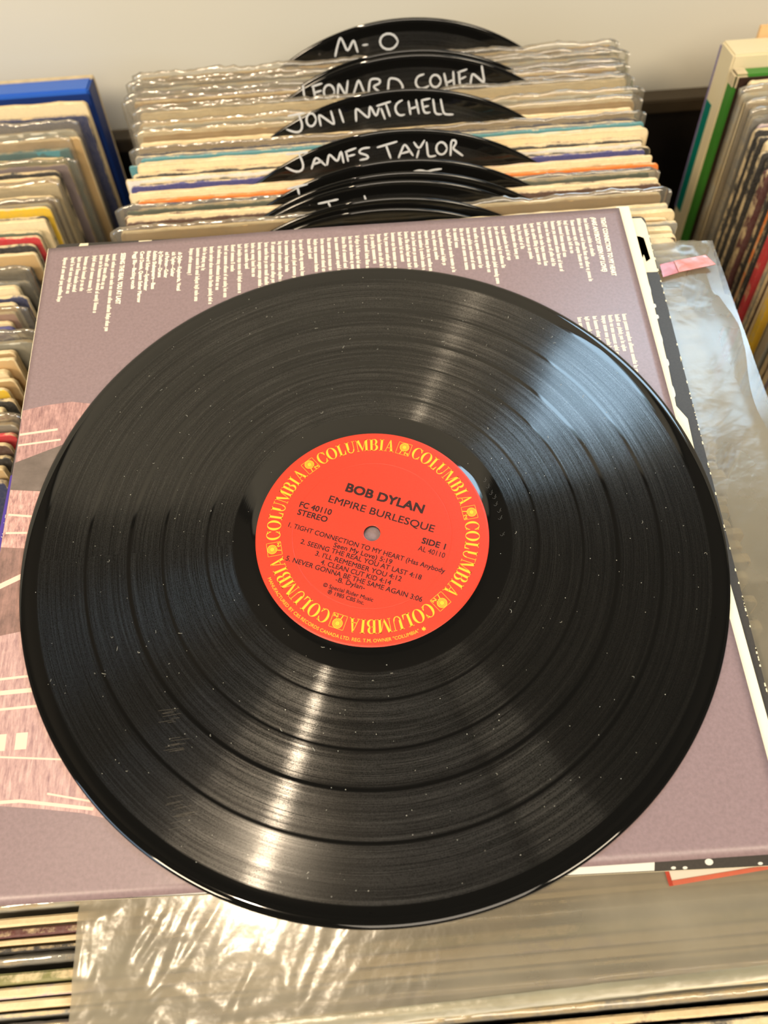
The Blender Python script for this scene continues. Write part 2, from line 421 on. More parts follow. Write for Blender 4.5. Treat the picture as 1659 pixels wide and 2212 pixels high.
for i, (kind, _, d) in enumerate(items):
    if kind == 'd': DIVY[d[0]] = ys[i]; last = d[0]; cnt = 0; continue
    lo = ys[i] - ys[i + 1] if i + 1 < len(ys) else 4; hi = ys[i - 1] - ys[i] if i else 6
    T = 3.6
    for g, j in ((lo, i + 1), (hi, i - 1)):
        if 0 <= j < len(items): T = min(T, 0.62 * g if items[j][0] == 's' else 2 * (g * 0.98 - 1.55))
    T = max(0.75, T)
    y, col, wear, cov, dz = d
    cnt += 1
    nm = CN[col] + (' sleeve in a clear bag' if cov else (' worn record sleeve' if wear > .7 else ' record sleeve'))
    lab = '%s %s' % (nm, ('%s in front of %s' % (ORD[cnt - 1], DNAME[last])) if last else 'at the very back of the centre row')
    sh = rnd.uniform(-4, 4)
    W = rnd.choice((312, 314, 316))
    cov = cov * 0.38
    put_sleeve(29 + sh, ys[i], ztop(ys[i]) + dz * 1.3 + rnd.uniform(-.6, .6), T, col, wear, lab, 'sleeves in the centre row of the bin', i * 3 + 1, 0.0, W, cover=cov)

# ---- centre row under the plastic bag and the lyric sleeve
pal = [CREAM, GREY, TAN, BLACK, CREAM, BROWN, PALE, MAROON, TAN, GREEN, CREAM, LILAC, WHITE, NAVY]
y = 184.0; k = 0
while y > -129:
    col = pal[(k * 5 + k // 3) % len(pal)]
    side = 'plastic bag beside the cream paper edge' if y > 40 else ('plastic bag right of the black record' if y > -60 else 'plastic bag near the jacket\'s lower right corner')
    lab = '%s sleeve edge under the clear bag, %s' % (CN[col], (ORD[k] + ' from the back') if k < 26 else (ORD[max(0, 51 - k)] + ' from the front'))
    T = rnd.choice((3.5, 4.0, 4.5))
    put_sleeve(xc(y) + rnd.uniform(-4, 4), y, ztop(y) - 1.5 + rnd.uniform(-2.5, 1.0), T, col, rnd.uniform(.4, 1.1), lab, 'sleeves under the clear bag', 100 + k, 0.0, rnd.choice((312, 314, 316)))
    y -= T + rnd.uniform(1.2, 2.6); k += 1
# ---- centre row nearest the camera (bottom of the picture), measured from the back: y, T, colour, wear, x shift, cover
FRONT = [(-132.8, 3.2, PALE, .4, 0, 5), (-138.0, 3.0, CREAM, 1.2, 0, 0), (-141.6, 2.8, MAROON, .15, 2, 0), (-144.7, 2.0, KRAFT, .9, 0, 0), (-147.2, 1.8, BLACK, .1, -2, 0), (-151.0, 3.2, GREY, .2, 1, 4),
         (-156.3, 3.4, OLIVE, .3, -3, 0), (-160.9, 3.4, LILAC, .7, 2, 0), (-164.8, 3.0, KRAFT, .9, -14, 0), (-167.9, 1.8, GREY, .4, 0, 0), (-172.4, 2.5, LILAC, .4, 3, 4), (-176.8, 2.8, PALE, .7, -2, 0),
         (-181.0, 3.2, GREY, .5, 0, 4), (-185.4, 3.0, BROWN, .7, 1, 0), (-189.6, 3.0, BLACK, .5, 0, 0)]
for k, (y, T, col, wear, sh, cov) in enumerate(FRONT):
    lab = '%s%s sleeve edge at bottom left, %s below the lyric sleeve' % (CN[col], ' bagged' if cov else '', ORD[k])
    put_sleeve(xc(y) + sh, y, -18.5 + rnd.uniform(-1.5, 0.3) - (2.5 if cov else 0), T, col, wear, lab, 'sleeves at the front of the centre row', 200 + k * 3, 0.0, 316, cover=cov and 3)

# ---- left row: right-hand top corner (x, y), T, colour, wear, cover, z
LEFT = [(-163, 352.0, 5, CREAM, 1.0, 0, -38, 'cream sleeve with red-brown worn rim directly in front of the blue box'),
        (-166, 344.0, 3, NAVY, .3, 0, -43, 'glossy navy sleeve in the left row, behind the crinkled bag'),
        (-160, 328.5, 3, PALE, .3, 7, -43, 'pale sleeve whose clear bag has a sharp upper corner'),
        (-172, 324.0, 4, TAN, .9, 0, -44, 'tan card sleeve between two clear bags in the left row'),
        (-178, 314.0, 4, TEAL, .3, 9, -45, 'teal sleeve in a heavily crinkled glittering clear bag'),
        (-180, 306.5, 3, OLIVE, .6, 0, -44, 'olive picture sleeve just in front of the crinkled bag'),
        (-178, 300.0, 2.5, LILAC, .6, 4, -45, 'lilac bagged sleeve near the top of the left row'),
        (-182, 292.0, 3, BLACK, .5, 0, -44, 'black sleeve with a scuffed top, left row'),
        (-181, 284.5, 4, TAN, 1.3, 0, -41, 'tan sleeve with a rounded frayed corner, left row'),
        (-180, 277.5, 5, CREAM, .9, 3, -41, 'wide pale cream sleeve below the frayed tan one'),
        (-183, 270.0, 3, BROWN, 1.2, 0, -42, 'ragged brown-edged sleeve in the left row'),
        (-184, 263.5, 3, PALE, .6, 4, -43, 'pale bagged sleeve with a pinkish corner'),
        (-183, 257.0, 2.5, YELLOW, .6, 0, -41, 'sleeve with a thin bright yellow top edge'),
        (-185, 251.5, 2.5, BLACK, .6, 0, -42, 'black sleeve just below the thin yellow edge'),
        (-184, 246.0, 3.5, CREAM, 1.1, 0, -40, 'cream sleeve with a yellow glow at its left'),
        (-187, 239.5, 3, GREEN, .7, 0, -41, 'dark green-grey sleeve with torn white flecks'),
        (-186, 233.0, 3, RED, .6, 0, -40, 'sleeve with a bright red and white printed spine'),
        (-188, 226.5, 3, BLACK, .5, 0, -41, 'black sleeve under the red and white spine'),
        (-187, 220.0, 3, TAN, 1.4, 0, -40, 'tan sleeve with a white torn top edge'),
        (-190, 211.0, 6, BLACK, .2, 0, -44, 'thick black sleeve filling the dark gap of the left row'),
        (-190, 201.0, 3, GREY, .3, 10, -42, 'grey sleeve in a tall fanned clear bag'),
        (-194, 193.5, 4, CREAM, 1.4, 0, -39, 'bright cream sleeve beside the lyric sheet\'s left corner'),
        (-189, 187.5, 3, NAVY, .8, 0, -42, 'navy sleeve with a splintered tan edge'),
        (-194, 181.0, 4, TAN, 1.5, 0, -39, 'split tan sleeve with a frayed corner'),
        (-193, 174.5, 3, PINK, .8, 4, -40, 'reddish-pink bagged sleeve in the left row'),
        (-195, 168.5, 3, CREAM, 1.1, 0, -39, 'cream sleeve just behind the purple spine'),
        (-192, 162.5, 3, INDIGO, .2, 0, -38, 'sleeve with a dark purple top edge'),
        (-180, 153.5, 3, PALE, .5, 8, -41, 'pale sleeve in a loose clear bag touching the lyric sheet'),
        (-190, 146.5, 4, KRAFT, 1.2, 0, -39, 'orange-brown kraft sleeve in the left row'),
        (-188, 140.0, 3, TAN, 1.3, 0, -38, 'curled tan sleeve behind the pale card one'),
        (-192, 133.5, 4, CREAM, 1.0, 0, -38, 'cream sleeve with a water-stained face'),
        (-187, 127.0, 3, KRAFT, 1.2, 0, -39, 'narrow kraft sleeve beside the purple jacket edge'),
        (-190, 120.5, 3, YELLOW, 1.0, 0, -39, 'mustard sleeve with a pale sticker'),
        (-186, 114.0, 3, BLACK, .6, 0, -39, 'black sleeve in front of the mustard one'),
        (-190, 107.0, 4, CREAM, .9, 0, -38, 'cream sleeve with a folded corner'),
        (-184, 100.0, 3, PALE, .5, 7, -40, 'pale bagged sleeve above the red one'),
        (-183, 92.5, 3, RED, .15, 0, -40, 'plain red sleeve in the left row'),
        (-185, 86.0, 3, BROWN, .8, 0, -40, 'brown sleeve in front of the plain red one'),
        (-184, 79.0, 3, BLACK, .3, 0, -40, 'black sleeve in front of the brown one'),
        (-186, 72.0, 4, TAN, .8, 0, -40, 'tan sleeve near the left frame edge'),
        (-185, 65.0, 4, NAVY, .5, 0, -40, 'navy sleeve, frontmost of the left row in view')]
for k, (x, y, T, col, wear, cov, z, lab) in enumerate(LEFT):
    W = 314
    x = min(x, (-174.0 if cov else -168.5) + (0 if y > 190 else -4))
    put_sleeve(x - W / 2, y, z + (k * 37 % 5 - 2) * .5, min(T * .85, 3.8), col, wear * .8, lab, 'sleeves in the left row of the bin', 300 + k, 0.0, W, cover=cov)

# ---- blue box set at the back of the left row
M_BLUE = plain('blue_printed_board', srgb(44, 98, 196), 0.35, 0.5, 30, 0.06)
M_NAVYB = plain('navy_printed_board', srgb(18, 46, 110), 0.45, 0.4, 30, 0.1)
M_RIM = plain('worn_cream_rim', srgb(196, 180, 146), 0.7, 0.2, 200, 0.25)
bx = empty('record_box_set'); bx.matrix_world = lean_matrix(-168, 374, -41, 0.0)
tag(bx, 'thick bright blue box set with scuffed cream rim, rearmost in the left row', 'box set')
def lbox(name, lo, hi, m, bev=0.6):
    return box(name, lo, hi, m, bx, bev)
lbox('lid', (-318, -8.6, -316), (-1.0, 9.2, -0.7), M_BLUE, 1.2)
lbox('side_panel', (-0.9, -8.3, -315), (0.2, 8.8, -1.2), M_NAVYB, 0.3)
lbox('top_rim', (-318, 7.6, -1.5), (0.6, 9.9, 0.7), M_RIM, 0.5)
lbox('corner_rim', (-0.6, 8.4, -315), (0.8, 9.8, -0.5), M_RIM, 0.3)
lbox('front_board', (-317, -10.0, -314), (-1, -8.7, -3.5), M_NAVYB, 0.3)

# ---- right row: left-hand top corner x, y, T, colour, wear, cover, z, label
RIGHT = [(258, 346.0, 0, None, 0, 0, -27, ''),
         (257, 320.0, 0, None, 0, 0, -27, ''),
         (262, 304.5, 4, CREAM, 1.2, 0, -25, 'cream sleeve with a torn open corner and dark brown face, right row'),
         (257, 297.0, 5, PALE, .5, 6, -28, 'broad pale sleeve right of the green box spine'),
         (256, 289.5, 3, KRAFT, 1.0, 0, -28, 'kraft-brown sleeve right of the green box spine'),
         (258, 283.0, 3, CREAM, 1.0, 6, -27, 'cream sleeve with a curled bag corner, right row'),
         (257, 276.0, 4, GREY, .3, 6, -28, 'grey bagged sleeve in the right row'),
         (259, 269.5, 2.5, LILAC, .4, 0, -29, 'lilac-edged thin sleeve beside the black ones'),
         (255, 264.5, 3, BLACK, .9, 0, -28, 'black sleeve with a white chipped spine, right row'),
         (256, 258.5, 3, BLACK, .5, 0, -29, 'second black sleeve, behind the peeled cream spine'),
         (258, 252.5, 3, CREAM, 1.8, 0, -27, 'peeled cream spine sleeve between black ones'),
         (254, 246.0, 3, BLACK, .7, 0, -29, 'black sleeve in front of the peeled cream spine'),
         (257, 240.0, 4, BLACK, .5, 0, -29, 'black sleeve behind the wide maroon-black one, right row'),
         (253, 231.0, 5, MAROON, .4, 0, -30, 'wide dark maroon-black sleeve with a white chipped corner'),
         (255, 222.5, 3, BLACK, .3, 0, -30, 'black sleeve left of the orange-red spine'),
         (256, 216.5, 2.5, ORANGE, .5, 0, -30, 'thin orange-red spine sleeve in the right row'),
         (254, 210.0, 3, BLACK, .2, 0, -30, 'black sleeve between the orange-red and scarlet spines'),
         (254, 202.5, 4.5, RED, .1, 0, -30, 'scarlet spine sleeve in the right row'),
         (256, 195.5, 3, GREY, .4, 0, -30, 'grey sleeve right of the scarlet spine'),
         (255, 189.5, 3, BROWN, .6, 0, -30, 'brown sleeve left of the bright yellow spine'),
         (254, 182.5, 2, TAN, 1.2, 0, -30, 'speckled tan edge sleeve next to the yellow spine'),
         (253, 176.0, 6, YELLOW, .1, 0, -31, 'wide bright yellow spine sleeve'),
         (255, 168.0, 3, CREAM, 1.2, 0, -31, 'cream sleeve right of the yellow spine'),
         (254, 161.5, 3, PALE, .8, 5, -31, 'pale bagged sleeve beyond the yellow spine'),
         (256, 155.0, 4, BROWN, .6, 0, -31, 'dull brown sleeve at the lower end of the right row'),
         (255, 147.5, 4, LILAC, .6, 0, -31, 'lilac-brown sleeve at the right frame edge'),
         (255, 139.5, 4, GREY, .6, 0, -31, 'grey sleeve, frontmost of the right row in view')]
for k, (x, y, T, col, wear, cov, z, lab) in enumerate(RIGHT):
    if col is None: continue
    put_sleeve(x + 157, y, z, min(T, 5), col, wear * (.45 if col in (BLACK, RED, YELLOW, ORANGE, MAROON) else .8), lab, 'sleeves in the right row of the bin', 400 + k, 0.0, 314, cover=cov)
M_BOXCREAM = plain('cream_box_board', srgb(216, 204, 170), 0.5, 0.3, 25, 0.06)
M_TEALB = plain('teal_print', srgb(0, 112, 100), 0.45, 0.4)
M_GREENB = plain('green_board', srgb(62, 124, 44), 0.45, 0.4, 30, 0.1)
M_SPECK = plain('speckled_purple_edge', srgb(120, 112, 150), 0.6, 0.2, 900, 0.7)
b1 = empty('record_box_set'); b1.matrix_world = lean_matrix(257, 337, -24)
tag(b1, 'cream box set with a teal block on its spine, rearmost of the right row', 'box set')
box('box_body', (0, -11, -316), (316, 12, 0), M_BOXCREAM, b1, 1.2)
box('teal_block', (-0.35, 0.5, -118), (0.2, 9.5, -37), M_TEALB, b1)
box('speckled_edge', (-0.3, 10.3, -120), (0.6, 12.3, -3), M_SPECK, b1)
box('tan_board', (24, 12.6, -316), (316, 15.5, 6.5), plain('tan_board', srgb(214, 180, 132), .6), b1, 0.4)
b2 = empty('record_box_set'); b2.matrix_world = lean_matrix(256, 316.5, -27)
tag(b2, 'narrow box set with a plain bright green spine, right row', 'box set')
box('box_body', (0, -4.5, -315), (315, 5.5, 0), M_GREENB, b2, 1.0)
box('worn_corner', (-0.5, -5.0, -9), (9, 6.0, 0.8), M_RIM, b2, 1.5)
box('front_board', (2, -6.5, -313), (314, -4.8, -1), plain('dark_brown_board', srgb(48, 32, 24), .5), b2, 0.3)

# ---------------------------------------------------------------- records
def lathe(profile, n=256, hole=True):
    V, F = [], []
    m = len(profile)
    for i in range(n):
        a = 2 * math.pi * i / n
        for r, z in profile: V.append((r * math.cos(a), r * math.sin(a), z))
    for i in range(n):
        j = (i + 1) % n
        for k in range(m):
            k2 = (k + 1) % m
            F.append((i * m + k, j * m + k, j * m + k2, i * m + k2))
    return V, F
# LP cross-section: hole, label pan, dead wax, grooves with the gaps slightly raised, lead-in, bead
prof = [(3.6, -1.75), (3.6, -0.15), (4.6, 0.0), (10, 0.0), (49.5, 0.0), (50.2, -0.05), (51.6, -0.35), (53.5, -0.42), (60.0, -0.42), (60.8, -0.39), (71.2, -0.40), (71.9, -0.385), (72.6, -0.40),
        (89.6, -0.40), (90.4, -0.385), (91.2, -0.40), (103.6, -0.40), (104.6, -0.385), (105.6, -0.40), (122.2, -0.40), (123.1, -0.385), (124.0, -0.40), (143.0, -0.40), (144.2, -0.30), (146.6, -0.30), (147.6, -0.05),
        (148.8, 0.02), (149.8, -0.15), (150.6, -0.55), (150.8, -0.9), (150.5, -1.35), (149.6, -1.7), (148.0, -1.8), (50, -1.75)]
V, F = lathe(prof, 320)
rec = empty('vinyl_record')
tag(rec, 'large black vinyl record with orange-red centre label lying on the purple lyric sleeve', 'record')
disc = mesh_obj('disc', V, F, M_VINYL, rec, smooth=True)
for e in (): pass

# -- paper label
def label_mat():
    t = NT('orange_red_label')
    tc = t.n('ShaderNodeTexCoord')
    nz = t.n('ShaderNodeTexNoise', {'Vector': (tc, 3), 'Scale': 1500.0, 'Detail': 3.0})
    col = t.mix((nz, 0), srgb(202, 44, 22), srgb(222, 58, 32))
    b = t.n('ShaderNodeBump', {'Strength': 0.3, 'Distance': 0.0001, 'Height': (nz, 0)})
    return t.done(t.n('ShaderNodeBsdfPrincipled', {'Base Color': (col, 2), 'Roughness': 0.42, 'Specular IOR Level': 0.45, 'Normal': b}))
lp = [(3.62, 0.02), (3.9, 0.10), (5.2, 0.17), (34.0, 0.17), (34.15, 0.11), (34.35, 0.11), (34.5, 0.17), (49.6, 0.17), (50.1, 0.10), (50.3, 0.0), (50.2, -0.06), (30, -0.02)]
V, F = lathe(lp, 192)
plabel = mesh_obj('paper_label', V, F, label_mat(), rec, smooth=False)
plabel['label'] = 'orange-red centre label with yellow ring lettering and black titles'
M_YELINK = plain('yellow_ink', srgb(244, 178, 46), 0.5, 0.3)
M_BLKINK = plain('black_ink', srgb(44, 20, 16), 0.55, 0.3)
M_REDINK = plain('red_ink', srgb(228, 62, 34), 0.5, 0.3)
LZ = 0.20

def text_polys(body, bold=0.0, shear=0.0):
    cu = bpy.data.curves.new('t', 'FONT'); cu.body = body; cu.size = 1.0; cu.offset = bold; cu.shear = shear
    cu.resolution_u = 3
    o = bpy.data.objects.new('t', cu); C.objects.link(o)
    dg = bpy.context.evaluated_depsgraph_get()
    me = bpy.data.meshes.new_from_object(o.evaluated_get(dg))
    vs = [tuple(v.co[:2]) for v in me.vertices]; fs = [tuple(p.vertices) for p in me.polygons]
    bpy.data.objects.remove(o); bpy.data.curves.remove(cu); bpy.data.meshes.remove(me)
    return vs, fs

class Flat:
    def __init__(s): s.V, s.F = [], []
    def add(s, vs, fs):
        n = len(s.V); s.V += vs; s.F += [tuple(i + n for i in f) for f in fs]
    def poly(s, pts, z):
        s.add([(x, y, z) for x, y in pts], [tuple(range(len(pts)))])
    def text(s, body, p, q, h, z, bold=0.0, shear=0.0, paren=False):
        """line of text with its baseline from p to q (mm) and capital height h"""
        vs, fs = text_polys(body, 0, shear)
        x0 = min(v[0] for v in vs); x1 = max(v[0] for v in vs)
        cap = 0.73
        p, q = Vector(p), Vector(q); e = q - p; L = e.length; e.normalize(); nn = Vector((-e.y, e.x))
        for dx, dy in ([(0, 0)] if not bold else [(-bold, -bold), (bold, -bold), (-bold, bold), (bold, bold), (0, 0)]):
            out_ = []
            for vx, vy in vs:
                w = p + e * ((vx - x0) / (x1 - x0) * L + dx) + nn * (vy / cap * h + dy); out_.append((w.x, w.y, z + dx * .01 + dy * .02))
            s.add(out_, fs)
    def build(s, name, mat, parent):
        # make every face look up
        F = []
        for f in s.F:
            a = 0
            for i in range(len(f)):
                x0, y0 = s.V[f[i]][:2]; x1, y1 = s.V[f[(i + 1) % len(f)]][:2]; a += x0 * y1 - x1 * y0
            F.append(f if a >= 0 else f[::-1])
        return mesh_obj(name, s.V, F, mat, parent)

ft = Flat()
A = math.radians(-22.9)
ft.text('BOB DYLAN', (-10.27, 21.54), (22.46, 7.6), 4.3, LZ, 0.22)
ft.text('EMPIRE BURLESQUE', (-18.18, 19.96 - 3.1), (26.3, -1.9), 3.5, LZ, 0.07)
ft.build('title_lettering', M_BLKINK, plabel)
ft = Flat()
ft.text('FC 40110', (-31.0, 15.6), (-17.4, 10.3), 2.8, LZ, 0.1)
ft.text('STEREO', (-32.0, 12.0), (-19.4, 7.0), 2.8, LZ, 0.1)
ft.build('catalogue_lettering', M_BLKINK, plabel)
ft = Flat()
ft.text('SIDE 1', (20.75, -6.4), (30.2, -10.3), 2.8, LZ, 0.12)
ft.text('AL 40110', (18.8, -9.6), (29.6, -14.2), 2.5, LZ, 0.04)
ft.build('side_lettering', M_BLKINK, plabel)
ft = Flat()
for b, x0, y0, x1, y1, h in (("1. TIGHT CONNECTION TO MY HEART (Has Anybody", -36.1, 6.4, 28.9, -21.1, 2.3), ("Seen My Love) 5:19", -17, -4.9, 7.1, -15.1, 2.3),
        ("2. SEEING THE REAL YOU AT LAST 4:18", -31.1, -2.0, 18.8, -23.1, 2.3), ("3. I'LL REMEMBER YOU 4:12", -25.0, -8.1, 10.4, -23.1, 2.3),
        ("4. CLEAN CUT KID 4:14", -22.9, -12.3, 5.8, -24.4, 2.3), ("5. NEVER GONNA BE THE SAME AGAIN 3:06", -37.6, -9.2, 18.1, -32.8, 2.3), ("-B. Dylan-", -17, -20.6, -5.1, -25.6, 2.2),
        ("\u00a9 Special Rider Music", -22.3, -22.4, -2.0, -31.0, 1.8), ("\u2117 1985 CBS Inc.", -20.6, -25.7, -5.8, -32.0, 1.8)):
    ft.text(b, (x0, y0), (x1, y1), h, LZ, 0.06)
ft.build('track_listing', M_BLKINK, plabel)

# condensed high-contrast capitals for the ring: polygons in a unit cell (x 0..w, y 0..1)
def ell(cx, cy, rx, ry, a0=0, a1=360, n=28):
    return [(cx + rx * math.cos(math.radians(a0 + (a1 - a0) * i / n)), cy + ry * math.sin(math.radians(a0 + (a1 - a0) * i / n))) for i in range(n + 1)]
def ringp(cx, cy, R1, r1, a0=0, a1=360, n=28):
    o = ell(cx, cy, R1[0], R1[1], a0, a1, n); i = ell(cx, cy, r1[0], r1[1], a0, a1, n)
    return [[o[k], o[k + 1], i[k + 1], i[k]] for k in range(n)]
def rc(x0, y0, x1, y1): return [(x0, y0), (x1, y0), (x1, y1), (x0, y1)]
GL = {
 'C': (0.74, ringp(.42, .5, (.42, .52), (.24, .485), 42, 318) + [[(.68, .97), (.72, .97), (.72, .66), (.69, .66), (.62, .82)], [(.68, .03), (.72, .03), (.72, .34), (.69, .34), (.62, .18)]]),
 'O': (0.86, ringp(.43, .5, (.43, .52), (.24, .49))),
 'L': (0.62, [rc(.1, 0, .28, 1), rc(0, .96, .38, 1), rc(0, 0, .62, .05), [(.62, .05), (.62, .36), (.59, .36), (.5, .05)]]),
 'U': (0.78, [rc(.08, .3, .26, 1), rc(0, .96, .34, 1), rc(.62, .3, .66, 1), rc(.54, .96, .78, 1)] + ringp(.37, .3, (.29, .32), (.2, .27), 180, 360)),
 'M': (1.0, [rc(.08, 0, .12, 1), rc(0, 0, .22, .04), [(.08, 1), (.28, 1), (.55, .12), (.47, 0)], [(.47, 0), (.5, 0), (.8, 1), (.76, 1)], rc(.74, 0, .92, 1), rc(.66, 0, 1.0, .04), rc(.74, .96, 1, 1), rc(0, .96, .2, 1)]),
 'B': (0.74, [rc(.08, 0, .26, 1), rc(0, .96, .4, 1), rc(0, 0, .4, .04), rc(.2, .5, .4, .54)] + ringp(.36, .76, (.28, .26), (.12, .22), -90, 90) + ringp(.36, .27, (.36, .29), (.18, .24), -90, 90)),
 'I': (0.34, [rc(.08, 0, .26, 1), rc(0, .96, .34, 1), rc(0, 0, .34, .04)]),
 'A': (0.84, [[(.08, 0), (.12, 0), (.42, .98), (.38, 1)], [(.54, 0), (.74, 0), (.46, 1.02), (.36, 1.02)], rc(.2, .3, .6, .34), rc(0, 0, .22, .04), rc(.46, 0, .84, .04)]),
}
RCX, RCY = 0.4, 1.2      # the print sits slightly off the label's centre
def arc_word(fl, word, a_start, a_end, r0, h, z):
    gap = 0.09
    tot = sum(GL[c][0] for c in word) + gap * (len(word) - 1)
    span = a_end - a_start; x = 0
    for c in word:
        w, polys = GL[c]
        for p in polys:
            pts = []
            for px, py in p:
                # put extra points along the curve only where they matter: letters are small
                a = math.radians(a_start + span * (x + px) / tot); rr = r0 + h * py
                pts.append((rr * math.cos(a) + RCX, rr * math.sin(a) + RCY))
            fl.poly(pts, z)
        x += w + gap
ft = Flat()
LOGO = [66.5 - 60 * k for k in range(6)]
for k in range(6):
    a0 = LOGO[k]
    arc_word(ft, 'COLUMBIA', a0 - 5.6, a0 - 60 + 5.8, 40.0, 5.9, LZ)
ft.build('ring_lettering', M_YELINK, plabel)
for k in range(6):
    fl = Flat(); a = math.radians(LOGO[k] + .1); cx, cy = 42.9 * math.cos(a) + RCX, 42.9 * math.sin(a) + RCY
    ux, uy = math.cos(a), math.sin(a); vx, vy = math.sin(a), -math.cos(a)      # u outward, v clockwise
    def W2(px, py): return (cx + vx * px + ux * py, cy + vy * px + uy * py)
    s = 3.15
    for p in (rc(-s, -s, s, -s + .16), rc(-s, s - .16, s, s), rc(-s, -s, -s + .16, s), rc(s - .16, -s, s, s)): fl.poly([W2(*q) for q in p], LZ)
    for R1, R0 in ((2.15, 1.75), (1.55, 1.2), (1.0, 0.0)):
        o_ = ell(0, .9, R1, R1, n=20); i_ = ell(0, .9, R0, R0, n=20)
        for j in range(20): fl.poly([W2(*o_[j]), W2(*o_[j + 1]), W2(*i_[j + 1]), W2(*i_[j])], LZ)
    for p in ([(-.9, -1.1), (-.5, -1.1), (-1.0, -3.1), (-1.35, -3.1)], [(.5, -1.1), (.9, -1.1), (1.35, -3.1), (1.0, -3.1)], [(.3, -1.2), (.6, -.95), (2.7, -2.4), (2.5, -2.7)], [(2.2, -1.6), (2.6, -1.5), (2.9, -3.0), (2.5, -3.0)]):
        fl.poly([W2(*q) for q in p], LZ)
    fl.build('company_mark', M_YELINK, plabel)
# small rim line, read from below: runs counter-clockwise with its feet outwards
ft = Flat()
body = 'MANUFACTURED BY CBS RECORDS CANADA LTD. REG. T.M. OWNER "COLUMBIA"'
vs, fs = text_polys(body)
x0 = min(v[0] for v in vs); x1 = max(v[0] for v in vs)
pts = []
for vx, vy in vs:
    a = math.radians(-159.5 + 360 + (vx - x0) / (x1 - x0) * 89.0); rr = 48.3 - vy / 0.73 * 1.5
    pts.append((rr * math.cos(a), rr * math.sin(a), LZ))
ft.add(pts, fs)
ft.build('rim_lettering', M_YELINK, plabel)
lf = Flat(); a = math.radians(-68.0)
lf.poly([(47.8 * math.cos(a) + px, 47.8 * math.sin(a) + py) for px, py in ((0, -1.1), (.2, -.5), (.9, -.5), (.6, 0), (.9, .5), (.3, .4), (0, 1.1), (-.3, .4), (-.9, .5), (-.6, 0), (-.9, -.5), (-.2, -.5))], LZ)
lf.build('leaf_mark', M_YELINK, plabel)

# -- dust and lint lying on the record
r = random.Random(11)
V, F = [], []
def sliver(x, y, L, w, a, z, bend=0.0):
    n = len(V); m = 4
    for i in range(m + 1):
        t_ = i / m; aa = a + bend * (t_ - .5)
        px = x + L * (t_ - .5) * math.cos(aa); py = y + L * (t_ - .5) * math.sin(aa)
        V.append((px - w * math.sin(aa), py + w * math.cos(aa), z)); V.append((px + w * math.sin(aa), py - w * math.cos(aa), z))
    for i in range(m): F.append((n + 2 * i, n + 2 * i + 1, n + 2 * i + 3, n + 2 * i + 2))
for i in range(420):
    rr = math.sqrt(r.random()) * 146
    if rr < 52: continue
    an = r.random() * 6.283; x, y = rr * math.cos(an), rr * math.sin(an)
    big = r.random()
    if big < 0.87: sliver(x, y, r.uniform(.12, .36), r.uniform(.05, .13), r.random() * 3.14, -0.30)
    else: sliver(x, y, r.uniform(.7, 1.9), 0.045, r.random() * 3.14, -0.26, r.uniform(-2, 2))
dust = mesh_obj('dust', V, F, plain('white_lint', srgb(190, 190, 180), .9), rec)
dust['kind'] = 'stuff'
# faint hand-scratched run-out marks beside the label
V, F = [], []
for i, (rr, an) in enumerate(((56.2, 22), (56.0, 18.5), (55.8, 15), (56.4, 12.5), (55.8, 9), (56.4, 5.5), (56.0, 2), (56.0, -6))):
    a_ = math.radians(an); sliver(rr * math.cos(a_), rr * math.sin(a_), 2.2, .05, a_ + .5, -.40, 2.0); sliver((rr + .6) * math.cos(a_ + .02), (rr + .6) * math.sin(a_ + .02), 1.6, .05, a_ + 1.4, -.40, -1.0)
mesh_obj('run_out_etching', V, F, plain('etched_grey', srgb(84, 84, 82), .6), rec)
V, F = [], []
for cx_, cy_, n_ in ((-83.3, -71.1, 7), (-82.2, -82.4, 8), (-79.8, -103.2, 6), (-77.9, -109.8, 8)):
    for i in range(n_):
        sliver(cx_ + r.uniform(-2.5, 2.5), cy_ + r.uniform(-3.2, 3.2), r.uniform(3, 8), .05, r.uniform(.02, .2), -.33)
sc_ = mesh_obj('scuff_marks', V, F, plain('scuffed_grey', srgb(70, 66, 58), .5), rec); sc_['kind'] = 'stuff'

# ---------------------------------------------------------------- divider records with hand lettering
prof_d = [(3.6, -.85), (3.6, .85), (60, .85), (104.0, .85), (105, .92), (106, .85), (142.8, .85), (144.0, .92), (146.8, .92), (148.0, 1.05), (149.6, .95), (150.6, .45), (150.8, 0),
          (150.6, -.45), (149.6, -.95), (148.0, -1.05), (146.8, -.92), (144.0, -.92), (142.8, -.85), (60, -.85)]
V, F = lathe(prof_d, 256)
dtmp = mesh_obj('divider_disc', V, F, M_VINYL, smooth=True); DMESH = dtmp.data; bpy.data.objects.remove(dtmp)
V, F = lathe([(3.7, .86), (3.7, .98), (50, .98), (50.2, .86)], 64)
ltmp = mesh_obj('paper_label', V, F, plain('faded_label_paper', srgb(120, 40, 36), .6)); LMESH = ltmp.data; bpy.data.objects.remove(ltmp)

